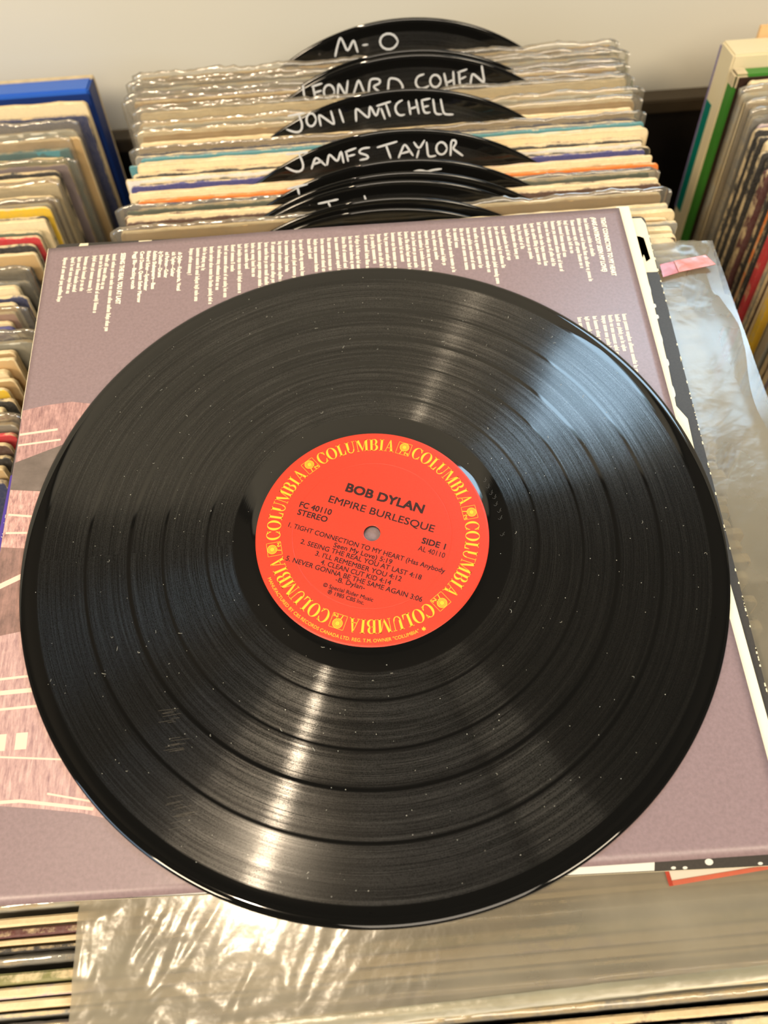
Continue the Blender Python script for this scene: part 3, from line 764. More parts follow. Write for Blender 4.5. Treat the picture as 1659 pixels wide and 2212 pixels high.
FM = R.transposed()
CAMP = Vector((1.0147, -138.1816, 305.3339))
def px_ray(px, py):
    return R @ Vector(((px - 829.5) / FPX, (py - 1106) / FPX, 1.0))
def ribbon(pts, w, V, F, z):
    """round-ended marker stroke as a thin strip with a little body"""
    P = [Vector(p) for p in pts]
    Q = [P[0]]
    for i in range(len(P) - 1):
        m = max(1, int((P[i + 1] - P[i]).length / 1.5))
        for k in range(1, m + 1): Q.append(P[i].lerp(P[i + 1], k / m))
    for it in range(2):
        Q = [Q[0]] + [(Q[i - 1] + Q[i] * 2 + Q[i + 1]) / 4 for i in range(1, len(Q) - 1)] + [Q[-1]]
    n = len(V)
    L = len(Q)
    for i, q in enumerate(Q):
        d = (Q[min(i + 1, L - 1)] - Q[max(i - 1, 0)]); d.normalize(); nn = Vector((-d.y, d.x))
        ww = w * (0.6 if i in (0, L - 1) else 1.0) * (1 + 0.15 * noise.noise(Vector((q.x * .4, q.y * .4, n))))
        V.append((*(q + nn * ww), z)); V.append((*(q - nn * ww), z))
    for i in range(L - 1): F.append((n + 2 * i, n + 2 * i + 1, n + 2 * i + 3, n + 2 * i + 2))
def el(cx, cy, rx, ry, a0=0, a1=360, n=14):
    return [(cx + rx * math.cos(math.radians(a0 + (a1 - a0) * i / n)), cy - ry * math.sin(math.radians(a0 + (a1 - a0) * i / n))) for i in range(n + 1)]
Z1 = (480, 20, 2.44); Z2 = (480, 170, 2.44); Z3 = (480, 320, 2.44)
WRIT = {
 'MO': (Z1, [[(595, 247), (603, 205), (622, 138), (640, 175), (660, 224), (676, 190), (692, 152), (704, 190), (714, 224)], [(738, 186), (768, 182)], el(876, 166, 50, 46)]),
 'LEO': (Z1, [[(425, 395), (434, 472), (462, 480)], [(478, 402), (492, 470)], [(470, 404), (527, 386)], [(486, 436), (524, 424)], el(562, 430, 30, 40), [(607, 470), (612, 380), (652, 455), (662, 370)], [(690, 450), (718, 362), (750, 440)], [(770, 440), (778, 362), (835, 362), (838, 385), (790, 402), (840, 440)], [(872, 440), (878, 356), (930, 365), (958, 412), (920, 440), (872, 442)],
                [(1090, 398), (1066, 414), (1036, 416), (1014, 384), (1026, 348), (1064, 338)], el(1122, 374, 30, 36), [(1168, 332), (1186, 412)], [(1216, 322), (1222, 408)], [(1174, 388), (1220, 366)], [(1246, 322), (1252, 404), (1296, 388)], [(1238, 330), (1290, 312)], [(1250, 366), (1284, 350)], [(1306, 396), (1316, 330), (1382, 388), (1366, 292)]]),
 'JON': (Z2, [[(345, 192), (436, 176)], [(404, 186), (424, 240), (418, 276), (386, 280), (338, 262)], el(468, 212, 27, 38), [(520, 246), (506, 180), (594, 242), (572, 164)], [(616, 156), (640, 228)],
                [(706, 222), (702, 146), (774, 208), (776, 132), (812, 200), (826, 148)], [(836, 150), (858, 210)], [(812, 140), (888, 116)], [(862, 130), (884, 196)], [(950, 108), (914, 124), (908, 160), (932, 194), (962, 184)], [(980, 112), (992, 186)], [(1020, 104), (1036, 182)], [(984, 156), (1030, 142)], [(1050, 108), (1064, 182), (1096, 172)], [(1046, 110), (1096, 100)], [(1058, 146), (1088, 138)], [(1110, 102), (1122, 186), (1158, 182)], [(1150, 102), (1166, 184), (1218, 184)]]),
 'JAM': (Z2, [[(334, 394), (452, 382)], [(404, 390), (430, 450), (424, 482), (388, 488), (334, 462)], [(470, 472), (492, 404), (546, 454)], [(478, 448), (528, 428)], [(552, 452), (562, 388), (608, 436), (626, 370), (640, 440)], [(652, 378), (664, 432)], [(646, 382), (706, 360)], [(656, 406), (700, 394)], [(778, 358), (730, 362), (714, 386), (768, 398), (778, 414), (724, 424)],
                [(814, 358), (922, 326)], [(862, 344), (888, 416)], [(928, 414), (960, 334), (1006, 402)], [(942, 390), (992, 376)], [(1008, 328), (1036, 370), (1066, 318)], [(1036, 370), (1024, 414)], [(1076, 328), (1084, 410), (1126, 400)], el(1154, 362, 30, 36), [(1202, 402), (1206, 312), (1238, 322), (1228, 350), (1206, 358), (1268, 402)]]),
 'D5': (Z3, [[(342, 210), (450, 184)], [(1004, 120), (1040, 108), (1070, 116), (1078, 126), (1090, 112), (1156, 104)], [(396, 198), (406, 240)]]),
 'D6': (Z3, [[(1174, 188), (1206, 190)]]),
 'D7': (Z3, [[(504, 288), (612, 264)], [(556, 276), (570, 304)], [(748, 244), (758, 272)]]),
}
DLAB = {'MO': 'black divider record hand-lettered M-O in white, rearmost of all',
        'A': 'black divider record with no visible lettering, second from the back',
        'LEO': 'black divider record with two white words, the second reading COHEN',
        'JON': 'black divider record hand-lettered in white beginning JONI',
        'JAM': 'black divider record hand-lettered in white beginning JAMES',
        'D5': 'black divider record showing only a dash and a wavy white mark',
        'D6': 'black divider record showing one short white tick at the right',
        'D7': 'black divider record showing the top of a white T and a tick',
        'D8': 'blank black divider record, second from the front',
        'D9': 'blank black divider record, frontmost, just behind the lyric sleeve'}
for nm, y0, ax, h, yaw in DIV:
    y0 = DIVY[nm]
    zb = -26.0
    # frame of the disc: e1 to the right, up along the lean, n towards the viewer
    ya = 0.0
    e1 = Vector((math.cos(ya), math.sin(ya), 0)); u = Vector((0, LEAN, 1)).normalized(); u = (u - e1 * u.dot(e1)).normalized(); n = e1.cross(u)
    # apex: at height h over the sleeve tops
    base = Vector((ax, y0 + (ax) * math.tan(ya) * 0, zb))
    apex = base + u * h
    cen = apex - u * 150.8
    root = empty('divider_record')
    mw = Matrix((e1, u, n)).transposed().to_4x4(); mw.translation = cen * S
    root.matrix_world = mw
    tag(root, DLAB[nm], 'divider record', 'divider records lettered by hand')
    dd = bpy.data.objects.new('disc', DMESH); C.objects.link(dd); dd.parent = root
    ll = bpy.data.objects.new('paper_label', LMESH); C.objects.link(ll); ll.parent = root
    dd.rotation_euler.z = rnd.random() * 6
    if nm in WRIT:
        (ox, oy, s), strokes = WRIT[nm]
        V, F = [], []
        for st in strokes:
            pts = []
            for a, b in st:
                d = px_ray(ox + a / s, oy + b / s)
                t_ = (cen - CAMP).dot(n) / d.dot(n); P = CAMP + d * t_ - cen
                pts.append((P.dot(e1), P.dot(u)))
            ribbon(pts, 0.62, V, F, 1.10)
        mesh_obj('hand_lettering', V, F, M_WHITEINK, root)

# ---------------------------------------------------------------- clear bag lying over the row
def smooth01(x): x = max(0.0, min(1.0, x)); return x * x * (3 - 2 * x)
bag = empty('plastic_bag', (38, -8, -12))
tag(bag, 'large cloudy clear plastic record bag lying flat under the jacket, crinkled at its lower left', 'plastic bag')
BX0, BX1, BY0, BY1 = -118.0, 196.0, -178.0, 163.0
nx, ny = 240, 260
V, F = [], []
def bagz(x, y):
    # free height only where nothing lies on it
    inner = smooth01((x + 168) / 8) * smooth01((158 - x) / 6) * smooth01((y + 139) / 5) * smooth01((188 - y) / 5)
    free = 1 - inner
    ca, sa = math.cos(1.0), math.sin(1.0)
    a = x * ca + y * sa; b = -x * sa + y * ca
    w = smooth01((30 - x) / 110)                       # crinkled left half
    r1 = 1 - abs(noise.noise(Vector((a * 0.012, b * 0.085, 1.5)))) * 2
    r2 = 1 - abs(noise.noise(Vector((a * 0.03 + 4, b * 0.20, 7.5)))) * 2
    r3 = 1 - abs(noise.noise(Vector((x * 0.05 + 9, y * 0.06, 2.5)))) * 2
    k1 = .5 + noise.noise(Vector((x * .02, y * .03, 11))); k2 = .5 + noise.noise(Vector((x * .03, y * .04, 17)))
    b2 = b + 5 * noise.noise(Vector((x * .03, y * .03, 21)))
    r4 = 1 - abs(noise.noise(Vector((a * 0.02 + 4, b2 * 0.11, 3.5)))) * 2
    z = free * (w * (2.2 * max(0, r4 - .6) ** 1.1 * k1 + 1.5 * max(0, r2 - .6) * k2 + 0.9 * max(0, r3 - .75) + 0.35 * noise.noise(Vector((a * .03, b2 * .05, 5)))) + 0.35 * noise.noise(Vector((x * .02, y * .03, 2))))
    ed = smooth01((x - 150) / 40)
    z += free * ed * (0.7 * noise.noise(Vector((x * .05, y * .022, 4))) - 1.3 * smooth01((x - 183) / 14) )
    tr = smooth01((y - 140) / 20) * smooth01((x - 165) / 20)
    z += tr * (1.2 * noise.noise(Vector((x * .16, y * .16, 4))) + 1.0)
    lf = smooth01((-108 - x) / 9)
    z += free * lf * (0.5 + 0.5 * noise.noise(Vector((x * .4, y * .12, 3))))
    return z
for j in range(ny + 1):
    for i in range(nx + 1):
        x = BX0 + (BX1 - BX0) * i / nx; y = BY0 + (BY1 - BY0) * j / ny
        xo = 0.0
        if i > nx * 0.9: xo = (i / nx - .9) * 10 * (3.2 * noise.noise(Vector((y * 0.022, 3, 0))) + (-2.5 if y > 125 else 0))
        V.append((x + xo - 38, y + 8 + 0.022 * (x - 40) * smooth01((-130 - y) / 40), bagz(x, y)))
for j in range(ny):
    for i in range(nx):
        a = j * (nx + 1) + i
        F.append((a, a + 1, a + nx + 2, a + nx + 1))
top = mesh_obj('top_sheet', V, F, M_BAG, bag, smooth=True)
V2 = [(v[0], v[1], min(v[2] * .15 - 0.9, -0.5)) for v in V[::1]]
# lower sheet, coarser
V3, F3 = [], []
for j in range(0, 41):
    for i in range(0, 41):
        x = BX0 + (BX1 - BX0) * i / 40; y = BY0 + (BY1 - BY0) * j / 40
        V3.append((x - 38, y + 8 + 0.022 * (x - 40) * smooth01((-130 - y) / 40), -0.9 + .3 * noise.noise(Vector((x * .03, y * .03, 8)))))
for j in range(40):
    for i in range(40):
        a = j * 41 + i; F3.append((a, a + 1, a + 42, a + 41))
M_BAG2 = plastic_mat('clear_plastic_lower', 0.18, tint=srgb(206, 198, 182), rough=0.2, bscale=14.0, bstr=0.3)
mesh_obj('bottom_sheet', V3, F3, M_BAG2, bag, smooth=True)
# heat-sealed lower seam
V, F = [], []
for i in range(81):
    x = BX0 + (BX1 - BX0) * i / 80
    yy = BY0 + 8 + 0.022 * (x - 40)
    for k, (dy, z) in enumerate(((-0.8, 0.1), (0.0, 0.6), (1.2, 0.35), (2.0, 0.7), (4.0, 0.2))):
        V.append((x - 38, yy + dy + .25 * noise.noise(Vector((x * .08, k, 0))), z + .2 * noise.noise(Vector((x * .2, k, 2)))))
for i in range(80):
    for k in range(4):
        a = i * 5 + k; F.append((a, a + 5, a + 6, a + 1))
mesh_obj('sealed_seam', V, F, M_BAGSEAM, bag, smooth=True)

# red-bordered sticker strips caught in the bag
M_TAPE = plastic_mat('pink_tape', 0.9, tint=srgb(240, 132, 104), rough=0.25, bscale=90, bstr=.3)
M_TAPE2 = plastic_mat('red_tape', 0.8, tint=srgb(214, 74, 48), rough=0.3, bscale=90, bstr=.3)
tp = empty('red_tape', (176, 145, -9.6))
tag(tp, 'pale red adhesive tape strip at the upper right corner of the clear bag', 'tape')
def slab(name, pts, z0, z1, mat, parent, org=(0, 0, 0)):
    n = len(pts); a = sum(pts[i][0] * pts[(i + 1) % n][1] - pts[(i + 1) % n][0] * pts[i][1] for i in range(n))
    if a < 0: pts = pts[::-1]
    V = [(x - org[0], y - org[1], z0 - org[2]) for x, y in pts] + [(x - org[0], y - org[1], z1 - org[2]) for x, y in pts]
    F = [tuple(range(n, 2 * n)), tuple(range(n - 1, -1, -1))] + [(i, (i + 1) % n, n + (i + 1) % n, n + i) for i in range(n)]
    return mesh_obj(name, V, F, mat, parent)
slab('shiny_strip', [(170.4, 147.8), (187.9, 150.3), (191.5, 143.3), (171.0, 139.9)], -9.9, -9.6, M_TAPE, tp, (176, 145, -9.6))
slab('dull_strip', [(162.6, 146.4), (170.2, 147.8), (170.8, 139.9), (162.2, 137.6)], -10.2, -9.9, M_TAPE2, tp, (176, 145, -9.6))
st = empty('sticker', (116, -142, -11.0))
tag(st, 'pale sticker with a red border peeping out below the jacket at lower right', 'sticker')
slab('sticker_paper', [(98.5, -139.0), (99.0, -143.6), (138, -141.2), (138, -137)], -11.45, -11.3, plain('grey_sticker_paper', srgb(196, 188, 176), .6), st, (116, -142, -11.0))
slab('red_border', [(97.2, -138.6), (97.8, -145.2), (99.3, -145.1), (98.7, -138.6)], -11.3, -11.1, M_TAPE2, st, (116, -142, -11.0))
slab('red_border', [(99.3, -145.1), (138, -142.3), (138, -140.9), (99.2, -143.4)], -11.3, -11.1, M_TAPE, st, (116, -142, -11.0))

# ---------------------------------------------------------------- album jacket under the lyric sleeve
def print_mat(name, c1, c2, scale=900.0, rough=0.5, spec=0.4, big=0.0):
    t = NT(name)
    tc = t.n('ShaderNodeTexCoord')
    n1 = t.n('ShaderNodeTexNoise', {'Vector': (tc, 3), 'Scale': scale, 'Detail': 4.0, 'Roughness': 0.65})
    n2 = t.n('ShaderNodeTexNoise', {'Vector': (tc, 3), 'Scale': 9.0, 'Detail': 2.0})
    f = t.math('ADD', t.math('MULTIPLY', (n1, 0), 1 - big), t.math('MULTIPLY', (n2, 0), big))
    col = t.mix(f, c1, c2)
    b = t.n('ShaderNodeBump', {'Strength': 0.15, 'Distance': 0.0001, 'Height': (n1, 0)})
    return t.done(t.n('ShaderNodeBsdfPrincipled', {'Base Color': (col, 2), 'Roughness': rough, 'Specular IOR Level': spec, 'Normal': b}))
M_JBLACK = print_mat('black_jacket_print', srgb(46, 44, 42), srgb(66, 62, 58))
M_JCREAM = plain('cream_jacket_print', srgb(232, 222, 190), .5)
M_JWHITE = plain('white_jacket_print', srgb(222, 224, 218), .5)
M_JPURPLE = plain('violet_jacket_print', srgb(80, 62, 158), .5)
def rrect(pts, rad=3.0, n=4):
    out_ = []
    m = len(pts)
    for i in range(m):
        p0, p1, p2 = Vector(pts[i - 1]), Vector(pts[i]), Vector(pts[(i + 1) % m])
        a = p1 + (p0 - p1).normalized() * rad; b = p1 + (p2 - p1).normalized() * rad
        for k in range(n + 1):
            t_ = k / n; out_.append(tuple((a * (1 - t_) + p1 * t_) * (1 - t_) + (p1 * (1 - t_) + b * t_) * t_))
    return out_
JC = [(-158.8, 190.6), (161.0, 178.8), (149.6, -141.8), (-173.0, -131.2)]
jk = empty('album_jacket', (0, 0, -11))
tag(jk, 'worn album jacket with black, cream and violet border showing around the lyric sleeve', 'album jacket')
O = (0, 0, -11)
slab('front_panel', rrect(JC, 3.5), -10.6, -7.6, M_JBLACK, jk, O)
slab('card_edge', rrect([(x * 1.0008, y * 1.0008) for x, y in JC], 3.5), -10.2, -8.0, M_JCREAM, jk, O)
JZ = (-7.6, -7.52)
def onj(fx, fy):   # position inside the jacket outline, fx 0..1 left-right, fy 0..1 bottom-top
    a = Vector(JC[3]).lerp(Vector(JC[2]), fx); b = Vector(JC[0]).lerp(Vector(JC[1]), fx); v = a.lerp(b, fy); return (v.x, v.y)
def jslab(name, pts, mat): return slab(name, pts, JZ[0], JZ[1], mat, jk, O)
for fa, fb in ((0.035, 0.055), (0.135, 0.163), (0.205, 0.224)):
    jslab('cream_patch', [onj(fa + .006, .999), onj(fb, .999), onj(fb, .975), onj(fa, .975)], M_JCREAM)
# right border: cream block with black figure, then white lettering tops along the inner edge
jslab('cream_block', [onj(.955, .996), onj(.994, .996), onj(.999, .982), onj(.9985, .877), onj(.955, .877)], M_JCREAM)
jslab('black_figure', [onj(.971, .948), onj(.974, .957), onj(.984, .955), onj(.990, .951), onj(.992, .905), onj(.984, .899), onj(.983, .915), onj(.975, .898), onj(.968, .901), onj(.974, .913), onj(.966, .918), onj(.976, .926), onj(.972, .936), onj(.979, .94)], M_JBLACK)
jslab('white_flap_mark', [onj(.968, .99), onj(.975, .993), onj(.979, .962), onj(.968, .958)], M_JWHITE)
for f0, f1, w in ((.855, .832, .984), (.812, .803, .986), (.790, .781, .986), (.755, .733, .983), (.705, .690, .984), (.657, .633, .982), (.607, .575, .982), (.535, .49, .980)):
    a_ = onj(w - .011, (f0 + f1) / 2); hh = abs(onj(w, f0)[1] - onj(w, f1)[1]) / 2
    jslab('white_letter_top', [(a_[0] + 2.3 * abs(math.cos(t_)) ** .6 * (1 if math.cos(t_) > 0 else -1), a_[1] + hh * abs(math.sin(t_)) ** .6 * (1 if math.sin(t_) > 0 else -1)) for t_ in [k * math.pi / 10 for k in range(20)]], M_JWHITE)
# speckles of bare card along the right edge
V, F = [], []
r = random.Random(3)
for i in range(70):
    fy = r.uniform(.02, .97); x, y = onj(.9995, fy); s_ = r.uniform(.15, .4); L_ = r.uniform(.3, 1.6)
    n = len(V); V += [(x - s_, y, 3.52), (x + .3, y, 3.52), (x + .3, y + L_, 3.52), (x - s_ * .6, y + L_, 3.52)]; F.append((n, n + 1, n + 2, n + 3))
ch = mesh_obj('edge_chips', V, F, M_JCREAM, jk); ch['kind'] = 'stuff'
# lower border: white part then black with white oval
jslab('white_panel', [onj(.2, .001), onj(.823, .001), onj(.826, .014), onj(.2, .014)], M_JWHITE)
jslab('white_oval', ell(onj(.886, .007)[0], onj(.886, .007)[1], 1.5, 1.1, n=16)[:-1], M_JWHITE)
for fx, fy in ((.845, .0015), (.858, .001), (.943, .0015)):
    c_ = onj(fx, fy); jslab('worn_spot', ell(c_[0], c_[1] + .4, .9, .5, n=10)[:-1], M_JWHITE)
# left border: violet with a cream panel
jslab('violet_panel', [onj(.0006, .86), onj(.03, .86), onj(.03, .70), onj(.0006, .70)], M_JPURPLE)
jslab('cream_panel', [onj(.0006, .70), onj(.03, .70), onj(.03, .63), onj(.0006, .63)], M_JCREAM)
jslab('violet_panel', [onj(.0006, .555), onj(.03, .575), onj(.03, .18), onj(.0006, .18)], M_JPURPLE)
V, F = [], []
for i in range(60):
    fy = r.uniform(.2, .56); x, y = onj(r.uniform(.004, .024), fy); n = len(V); L_ = r.uniform(.4, 2.0); a_ = r.random() * 3
    V += [(x, y, 3.55), (x + .35, y + .1, 3.55), (x + .35 + L_ * .4 * math.cos(a_), y + L_ * math.sin(a_), 3.55), (x + L_ * .4 * math.cos(a_), y + L_ * math.sin(a_) + .1, 3.55)]
    F.append((n, n + 1, n + 2, n + 3))
vs_ = mesh_obj('white_specks', V, F, M_JWHITE, jk); vs_['kind'] = 'stuff'

# ---------------------------------------------------------------- plain paper inner sleeve
inn = slab('paper_inner_sleeve', [(-150, 181.0), (145.5, 180.0), (146.2, 184.2), (152.8, 184.0), (151.6, 135.5), (148.9, 77), (147.2, 55), (150.8, 47.5), (149.0, 20), (147.9, -61.3), (147.5, -92), (146.0, -118), (-150, -120)], -7.4, -4.6, M_PAPER, None)
tag(inn, 'cream paper inner sleeve showing as a narrow strip right of the lyric sleeve', 'inner sleeve')

# ---------------------------------------------------------------- lyric sleeve
M_MAUVE = print_mat('mauve_paper_print', srgb(108, 92, 95), srgb(151, 131, 135), 700.0, 0.36, 0.5, 0.15)
ly = empty('lyric_sleeve', (0, 0, -3.4))
tag(ly, 'mauve printed lyric sleeve with cream text columns lying under the record', 'lyric sleeve')
LC = [(-160.0, 182.4), (146.2, 180.8), (141.6, -137.8), (-163.0, -132.2)]
nx, ny = 80, 80
V, F = [], []
def lyz(fx, fy, x, y):
    z = 0.0
    # gentle swell near the upper edge and curl at the free lower-left corner
    z += 1.1 * smooth01((y - 166) / 18) * math.exp(-((x + 15) / 75.0) ** 2)
    z += 0.8 * smooth01((-105 - y) / 30) * math.exp(-((x + 78) / 26.0) ** 2)
    return z
for zz in (0.0, -0.9):
    for j in range(ny + 1):
        for i in range(nx + 1):
            fx, fy = i / nx, j / ny
            a = Vector(LC[3]).lerp(Vector(LC[2]), fx); b = Vector(LC[0]).lerp(Vector(LC[1]), fx); p = a.lerp(b, fy)
            V.append((p.x, p.y, 1.2 + zz + lyz(fx, fy, p.x, p.y)))
m = (nx + 1) * (ny + 1)
for j in range(ny):
    for i in range(nx):
        a = j * (nx + 1) + i
        F.append((a, a + 1, a + nx + 2, a + nx + 1)); F.append((m + a, m + a + nx + 1, m + a + nx + 2, m + a + 1))
for i in range(nx):
    F.append((i, m + i, m + i + 1, i + 1)); a = ny * (nx + 1) + i; F.append((a, a + 1, m + a + 1, m + a))
for j in range(ny):
    a = j * (nx + 1); F.append((a, a + nx + 1, m + a + nx + 1, m + a)); a += nx; F.append((a, m + a, m + a + nx + 1, a + nx + 1))
lys = mesh_obj('printed_sheet', V, F, M_MAUVE, ly, smooth=False)
for p in lys.data.polygons[:]: p.use_smooth = True
# pale worn edge line along the left side
slab('white_edge_line', [(-160.1, 182.2), (-159.9, 182.2), (-161.1, 75), (-161.25, 75)], -2.5, -2.14, M_PAPER, ly, (0, 0, -3.4))

M_CINK = plain('cream_ink', srgb(255, 248, 226), .6, .2)
LT = 1.28
LYRIC_LINES =  [(125.7, 174.8, 124.9, 149.1), (122.2, 175.2, 120.4, 132.2), (118.5, 174.3, 117.7, 141.8), (114.9, 174.3, 114.5, 151.3), (111.6, 174.6, 110.4, 149.4), (108.0, 174.6, 106.9, 139.9), (104.4, 174.6, 103.5, 143.6), (100.5, 174.5, 99.6, 144.4), (96.8, 174.1, 96.6, 145.8), (93.2, 174.1, 92.9, 149.7), (89.6, 173.6, 89.4, 157.0), (86.0, 173.6, 85.7, 150.0), (81.1, 173.4, 81.4, 150.7), (77.6, 173.7, 77.6, 145.9), (74.1, 173.7, 73.4, 134.8), (70.4, 174.1, 69.9, 143.2), (66.3, 173.8, 66.1, 145.7), (62.6, 174.2, 62.4, 145.7), (59.1, 174.2, 58.8, 145.7), (55.7, 174.5, 55.4, 161.3), (51.9, 174.5, 51.9, 144.7), (47.6, 174.2, 47.6, 150.2), (44.1, 174.2, 44.1, 154.7), (40.3, 174.3, 40.1, 146.9), (36.8, 174.3, 36.6, 148.3), (33.3, 174.2, 32.8, 149.3), (29.6, 174.6, 29.4, 149.0), (26.1, 174.6, 26.3, 155.1), (22.6, 174.6, 22.2, 149.7), (18.9, 174.6, 18.5, 150.1), (15.1, 174.3, 14.9, 150.4), (11.6, 174.3, 11.8, 154.5), (8.2, 174.3, 7.7, 151.8), (3.6, 174.4, 3.0, 151.6), (-0.1, 174.2, 0.0, 152.0), (-3.7, 174.2, -3.7, 152.4), (-7.6, 174.2, -7.2, 152.0), (-11.4, 174.2, -11.6, 152.4), (-15.0, 174.1, -15.1, 152.0), (-18.6, 174.1, -18.9, 151.6), (-22.1, 174.5, -21.7, 161.1), (-26.3, 174.5, -26.2, 150.0), (-30.1, 174.5, -30.3, 148.9), (-34.0, 174.5, -34.2, 153.1), (-37.5, 174.4, -37.8, 147.4), (-41.1, 174.4, -41.5, 146.3), (-44.7, 174.4, -45.0, 145.2), (-48.2, 174.7, -48.3, 144.0), (-51.8, 174.7, -51.6, 152.2), (-55.3, 174.6, -55.0, 157.9), (-58.9, 174.6, -58.8, 142.4), (-62.4, 174.6, -62.6, 156.7), (-66.0, 174.5, -66.2, 139.5), (-69.5, 174.5, -70.3, 145.0), (-73.7, 174.5, -73.8, 136.6), (-77.2, 174.5, -78.0, 159.0), (-80.8, 174.4, -81.0, 138.4), (-84.3, 174.4, -85.0, 156.6), (-125.1, 174.7, -125.5, 123.5), (-128.6, 174.7, -129.7, 151.8), (-131.8, 174.6, -132.4, 136.6), (-135.4, 174.6, -136.4, 149.5), (-139.8, 174.4, -140.6, 151.0), (-143.3, 174.6, -144.3, 151.0), (-146.8, 174.6, -147.4, 150.6), (-151.0, 174.7, -151.5, 145.8), (132.5, 109.3, 131.3, 74.7), (128.8, 109.3, 128.2, 86.9), (125.5, 109.2, 123.9, 75.4), (122.1, 109.2, 121.1, 85.6), (117.7, 109.3, 117.5, 89.3), (113.7, 109.3, 113.9, 93.0), (110.1, 109.3, 110.2, 96.8)]

# rows of very small lettering: too small to read in the photograph, built as strokes
r = random.Random(21)
fl = Flat()
def small_line(x0, y0, x1, y1, h):
    p, q = Vector((x0, y0)), Vector((x1, y1)); e = (q - p); L = e.length; e.normalize(); nn = Vector((-e.y, e.x))
    s_ = 0.0; word = r.randint(2, 6); zl = LT + lyz(0, 0, x0, y0)
    first = True
    while s_ < L:
        if word == 0: s_ += 0.62; word = r.randint(2, 7); continue
        k = r.random()
        up = h if first or k < .22 else h * .68
        dn = -h * .25 if 0.22 < k < .3 else 0
        def rect(a, b, c, d):
            P = [p + e * a + nn * c, p + e * b + nn * c, p + e * b + nn * d, p + e * a + nn * d]
            fl.poly([(v.x, v.y) for v in P], LT + lyz(0, 0, P[0].x, P[0].y))
        rect(s_, s_ + .28, dn, up)
        if k > .3:
            t_ = r.choice((0, h * .68 - .24, h * .3)); rect(s_ + .3, s_ + .55, t_, t_ + .28)
            rect(s_ + .52, s_ + .84, 0, h * .68)
            s_ += 1.02
        else: s_ += .52
        first = False; word -= 1
for x0, y0, x1, y1 in LYRIC_LINES: small_line(x0, y0, x1, y1, 2.25)
fl.build('lyric_lettering', M_CINK, ly)['kind'] = 'stuff'
fl = Flat()
def tline(b, x0, y0, x1, y1, h, bold=0.0, shear=0.0):
    fl.text(b, (x0 - h * .5 + h * .5, y0), (x1, y1), h, LT + 0.05, bold, shear)
for args in (('TIGHT CONNECTION TO MY HEART', 134.9, 174.6, 132.6, 134.2, 2.5, .09), ('(HAS ANYBODY SEEN MY LOVE)', 129.9, 175.1, 128.5, 137.3, 2.5, .09, .25), ('SEEING THE REAL YOU AT LAST', -120.6, 174.9, -121.2, 140.5, 2.5, .09)):
    fl = Flat(); tline(*args); fl.build('song_title', M_CINK, ly)
fl = Flat()
for b, x0, y0, x1, y1 in (('Bob Dylan\u2014Keyboards, Vocal', -90.3, 174.3, -90.2, 146.3), ('Mick Taylor\u2014Guitar', -93.6, 174.6, -93.7, 156.1), ('Ted Perlman\u2014Guitar', -97.1, 174.6, -97.2, 155.6), ('Sly Dunbar\u2014Drums', -100.4, 174.9, -100.4, 156.3),
        ('Robbie Shakespeare\u2014Bass', -103.6, 174.8, -103.5, 148.7), ('Richard Scher\u2014Synthesizer', -106.9, 174.9, -107.2, 148.0), ('Carol Dennis, Queen Esther Marrow', -110.4, 175.0, -110.2, 140.5), ('Peggi Blu\u2014Backing vocals', -114.0, 175.1, -113.9, 149.8)):
    tline(b, x0, y0, x1, y1, 2.1, .07)
fl.build('credit_lettering', M_CINK, ly)

# printed picture of woven cloth at the left edge
def cloth_mat(name, c1, c2, ang, sx, sy):
    t = NT(name)
    tc = t.n('ShaderNodeTexCoord')
    mp = t.n('ShaderNodeMapping', {0: (tc, 3), 'Rotation': (0, 0, ang), 'Scale': (sx, sy, 1)})
    n1 = t.n('ShaderNodeTexNoise', {'Vector': (mp, 0), 'Scale': 1.0, 'Detail': 5.0, 'Roughness': 0.7})
    mp2 = t.n('ShaderNodeMapping', {0: (tc, 3), 'Rotation': (0, 0, ang + 1.57), 'Scale': (sx * .35, sy * 1.3, 1)})
    n2 = t.n('ShaderNodeTexNoise', {'Vector': (mp2, 0), 'Scale': 1.0, 'Detail': 4.0, 'Roughness': 0.75})
    f = t.n('ShaderNodeMapRange', {0: t.math('ADD', t.math('MULTIPLY', (n1, 0), .6), t.math('MULTIPLY', (n2, 0), .4)), 1: .36, 2: .64})
    col = t.mix(f, c1, c2)
    return t.done(t.n('ShaderNodeBsdfPrincipled', {'Base Color': (col, 2), 'Roughness': .4, 'Specular IOR Level': .5}))
PKD, PKL = srgb(124, 92, 94), srgb(196, 156, 150)
CLA = cloth_mat('pink_cloth_print', PKD, PKL, .1, 700, 120)
CLB = cloth_mat('grey_cloth_print', srgb(96, 86, 80), srgb(122, 110, 104), .1, 60, 60)  # grey area of the printed picture
CLC = cloth_mat('pink_weave_print', PKD, srgb(226, 180, 170), .7, 800, 160)
CLD = cloth_mat('brown_cloth_print', srgb(104, 84, 80), srgb(160, 126, 118), 1.45, 400, 90)
CLE = cloth_mat('pale_weave_print', srgb(138, 108, 112), srgb(206, 172, 166), -.12, 900, 110)
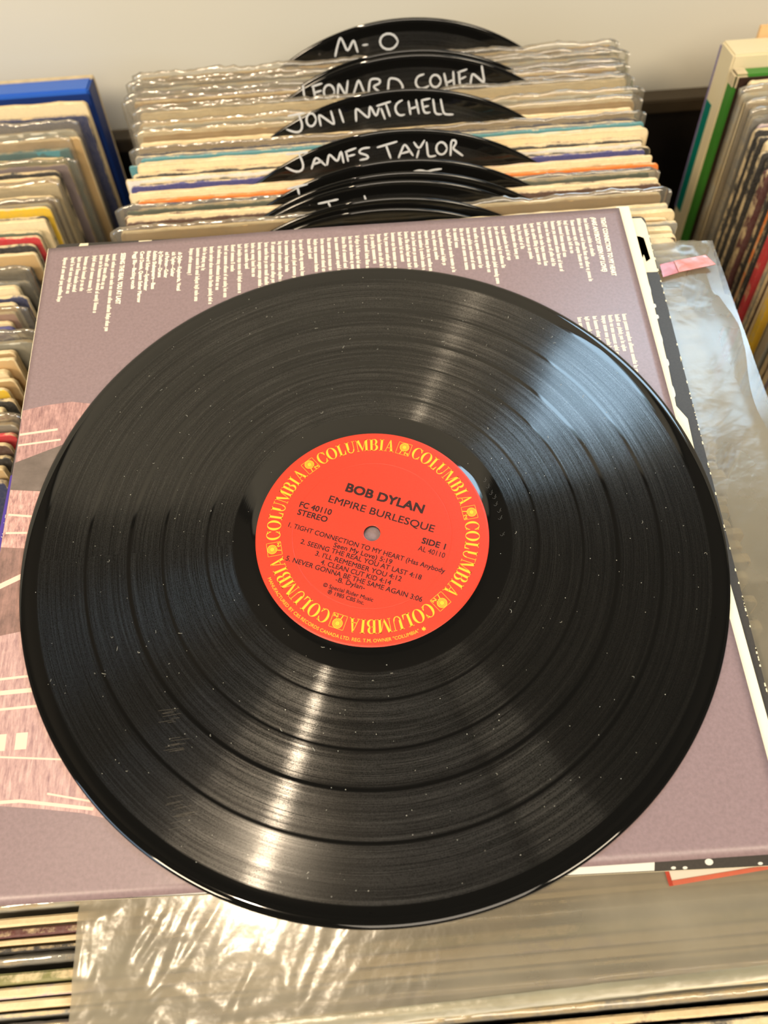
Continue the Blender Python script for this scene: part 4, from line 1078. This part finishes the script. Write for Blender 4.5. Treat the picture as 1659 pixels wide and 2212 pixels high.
def pslab(name, pts, mat, dz=0.0): return slab(name, pts, -2.2, -2.14 + dz, mat, ly, (0, 0, -3.4))
pslab('cloth_picture', [(-160.9, 79.5), (-150, 81.5), (-138, 82.4), (-129, 80.5), (-133, 66), (-137.6, 59.6), (-150, 55), (-160.7, 50.9)], CLA)
pslab('cloth_picture', [(-160.9, 50.9), (-150, 55), (-136, 60), (-142, 44), (-145.8, 34.8), (-161.1, 36.9)], CLB)
pslab('cloth_picture', [(-161.1, 36.9), (-145.0, 34.6), (-149.5, 7.0), (-161.6, 8.7)], CLC)
pslab('cloth_picture', [(-161.6, 8.7), (-149.3, 7.0), (-147, -30.4), (-162, -32.4)], CLD)
pslab('cloth_picture', [(-162.0, -32.4), (-147, -30.4), (-141, -45.7), (-125, -76.3), (-106, -106.5), (-116, -103.6), (-131, -101.0), (-147.4, -98.6), (-162.8, -99.3)], CLE)
# brighter woven stripes and squares of that cloth
M_PST = plain('pale_pink_ink', srgb(236, 196, 180), .45, .4)
for a, b, w in (((-160.6, 66.0), (-143, 67.4), .6), ((-160.6, 60.2), (-141, 61.6), .5), ((-160.4, 24.4), (-148.6, 22.4), .5), ((-160.4, 15.4), (-150, 14.6), .5),
                ((-161.6, -10.6), (-150.0, -5.4), 1.2), ((-162, -50.3), (-141.5, -49.6), .5), ((-162, -55.8), (-138.8, -55.4), .9), ((-162, -62.4), (-136.5, -62.0), .5),
                ((-162, -79.2), (-124.5, -83.6), .35), ((-162.4, -97.2), (-140, -97.4), .6), ((-140, -97.4), (-112, -102.5), .6), ((-130, -95.6), (-111, -100.2), .35)):
    d = (Vector(b) - Vector(a)); nn = Vector((-d.y, d.x)).normalized() * w
    pslab('woven_stripe', [tuple(Vector(a) - nn), tuple(Vector(b) - nn), tuple(Vector(b) + nn), tuple(Vector(a) + nn)], M_PST, .02)
for x, y in ((-150.6, -75.2), (-142.3, -75.2), (-158.8, -75.0)):
    pslab('woven_square', rc(x - 2.3, y - 3.2, x + 2.3, y + 3.2), M_PST, .02)
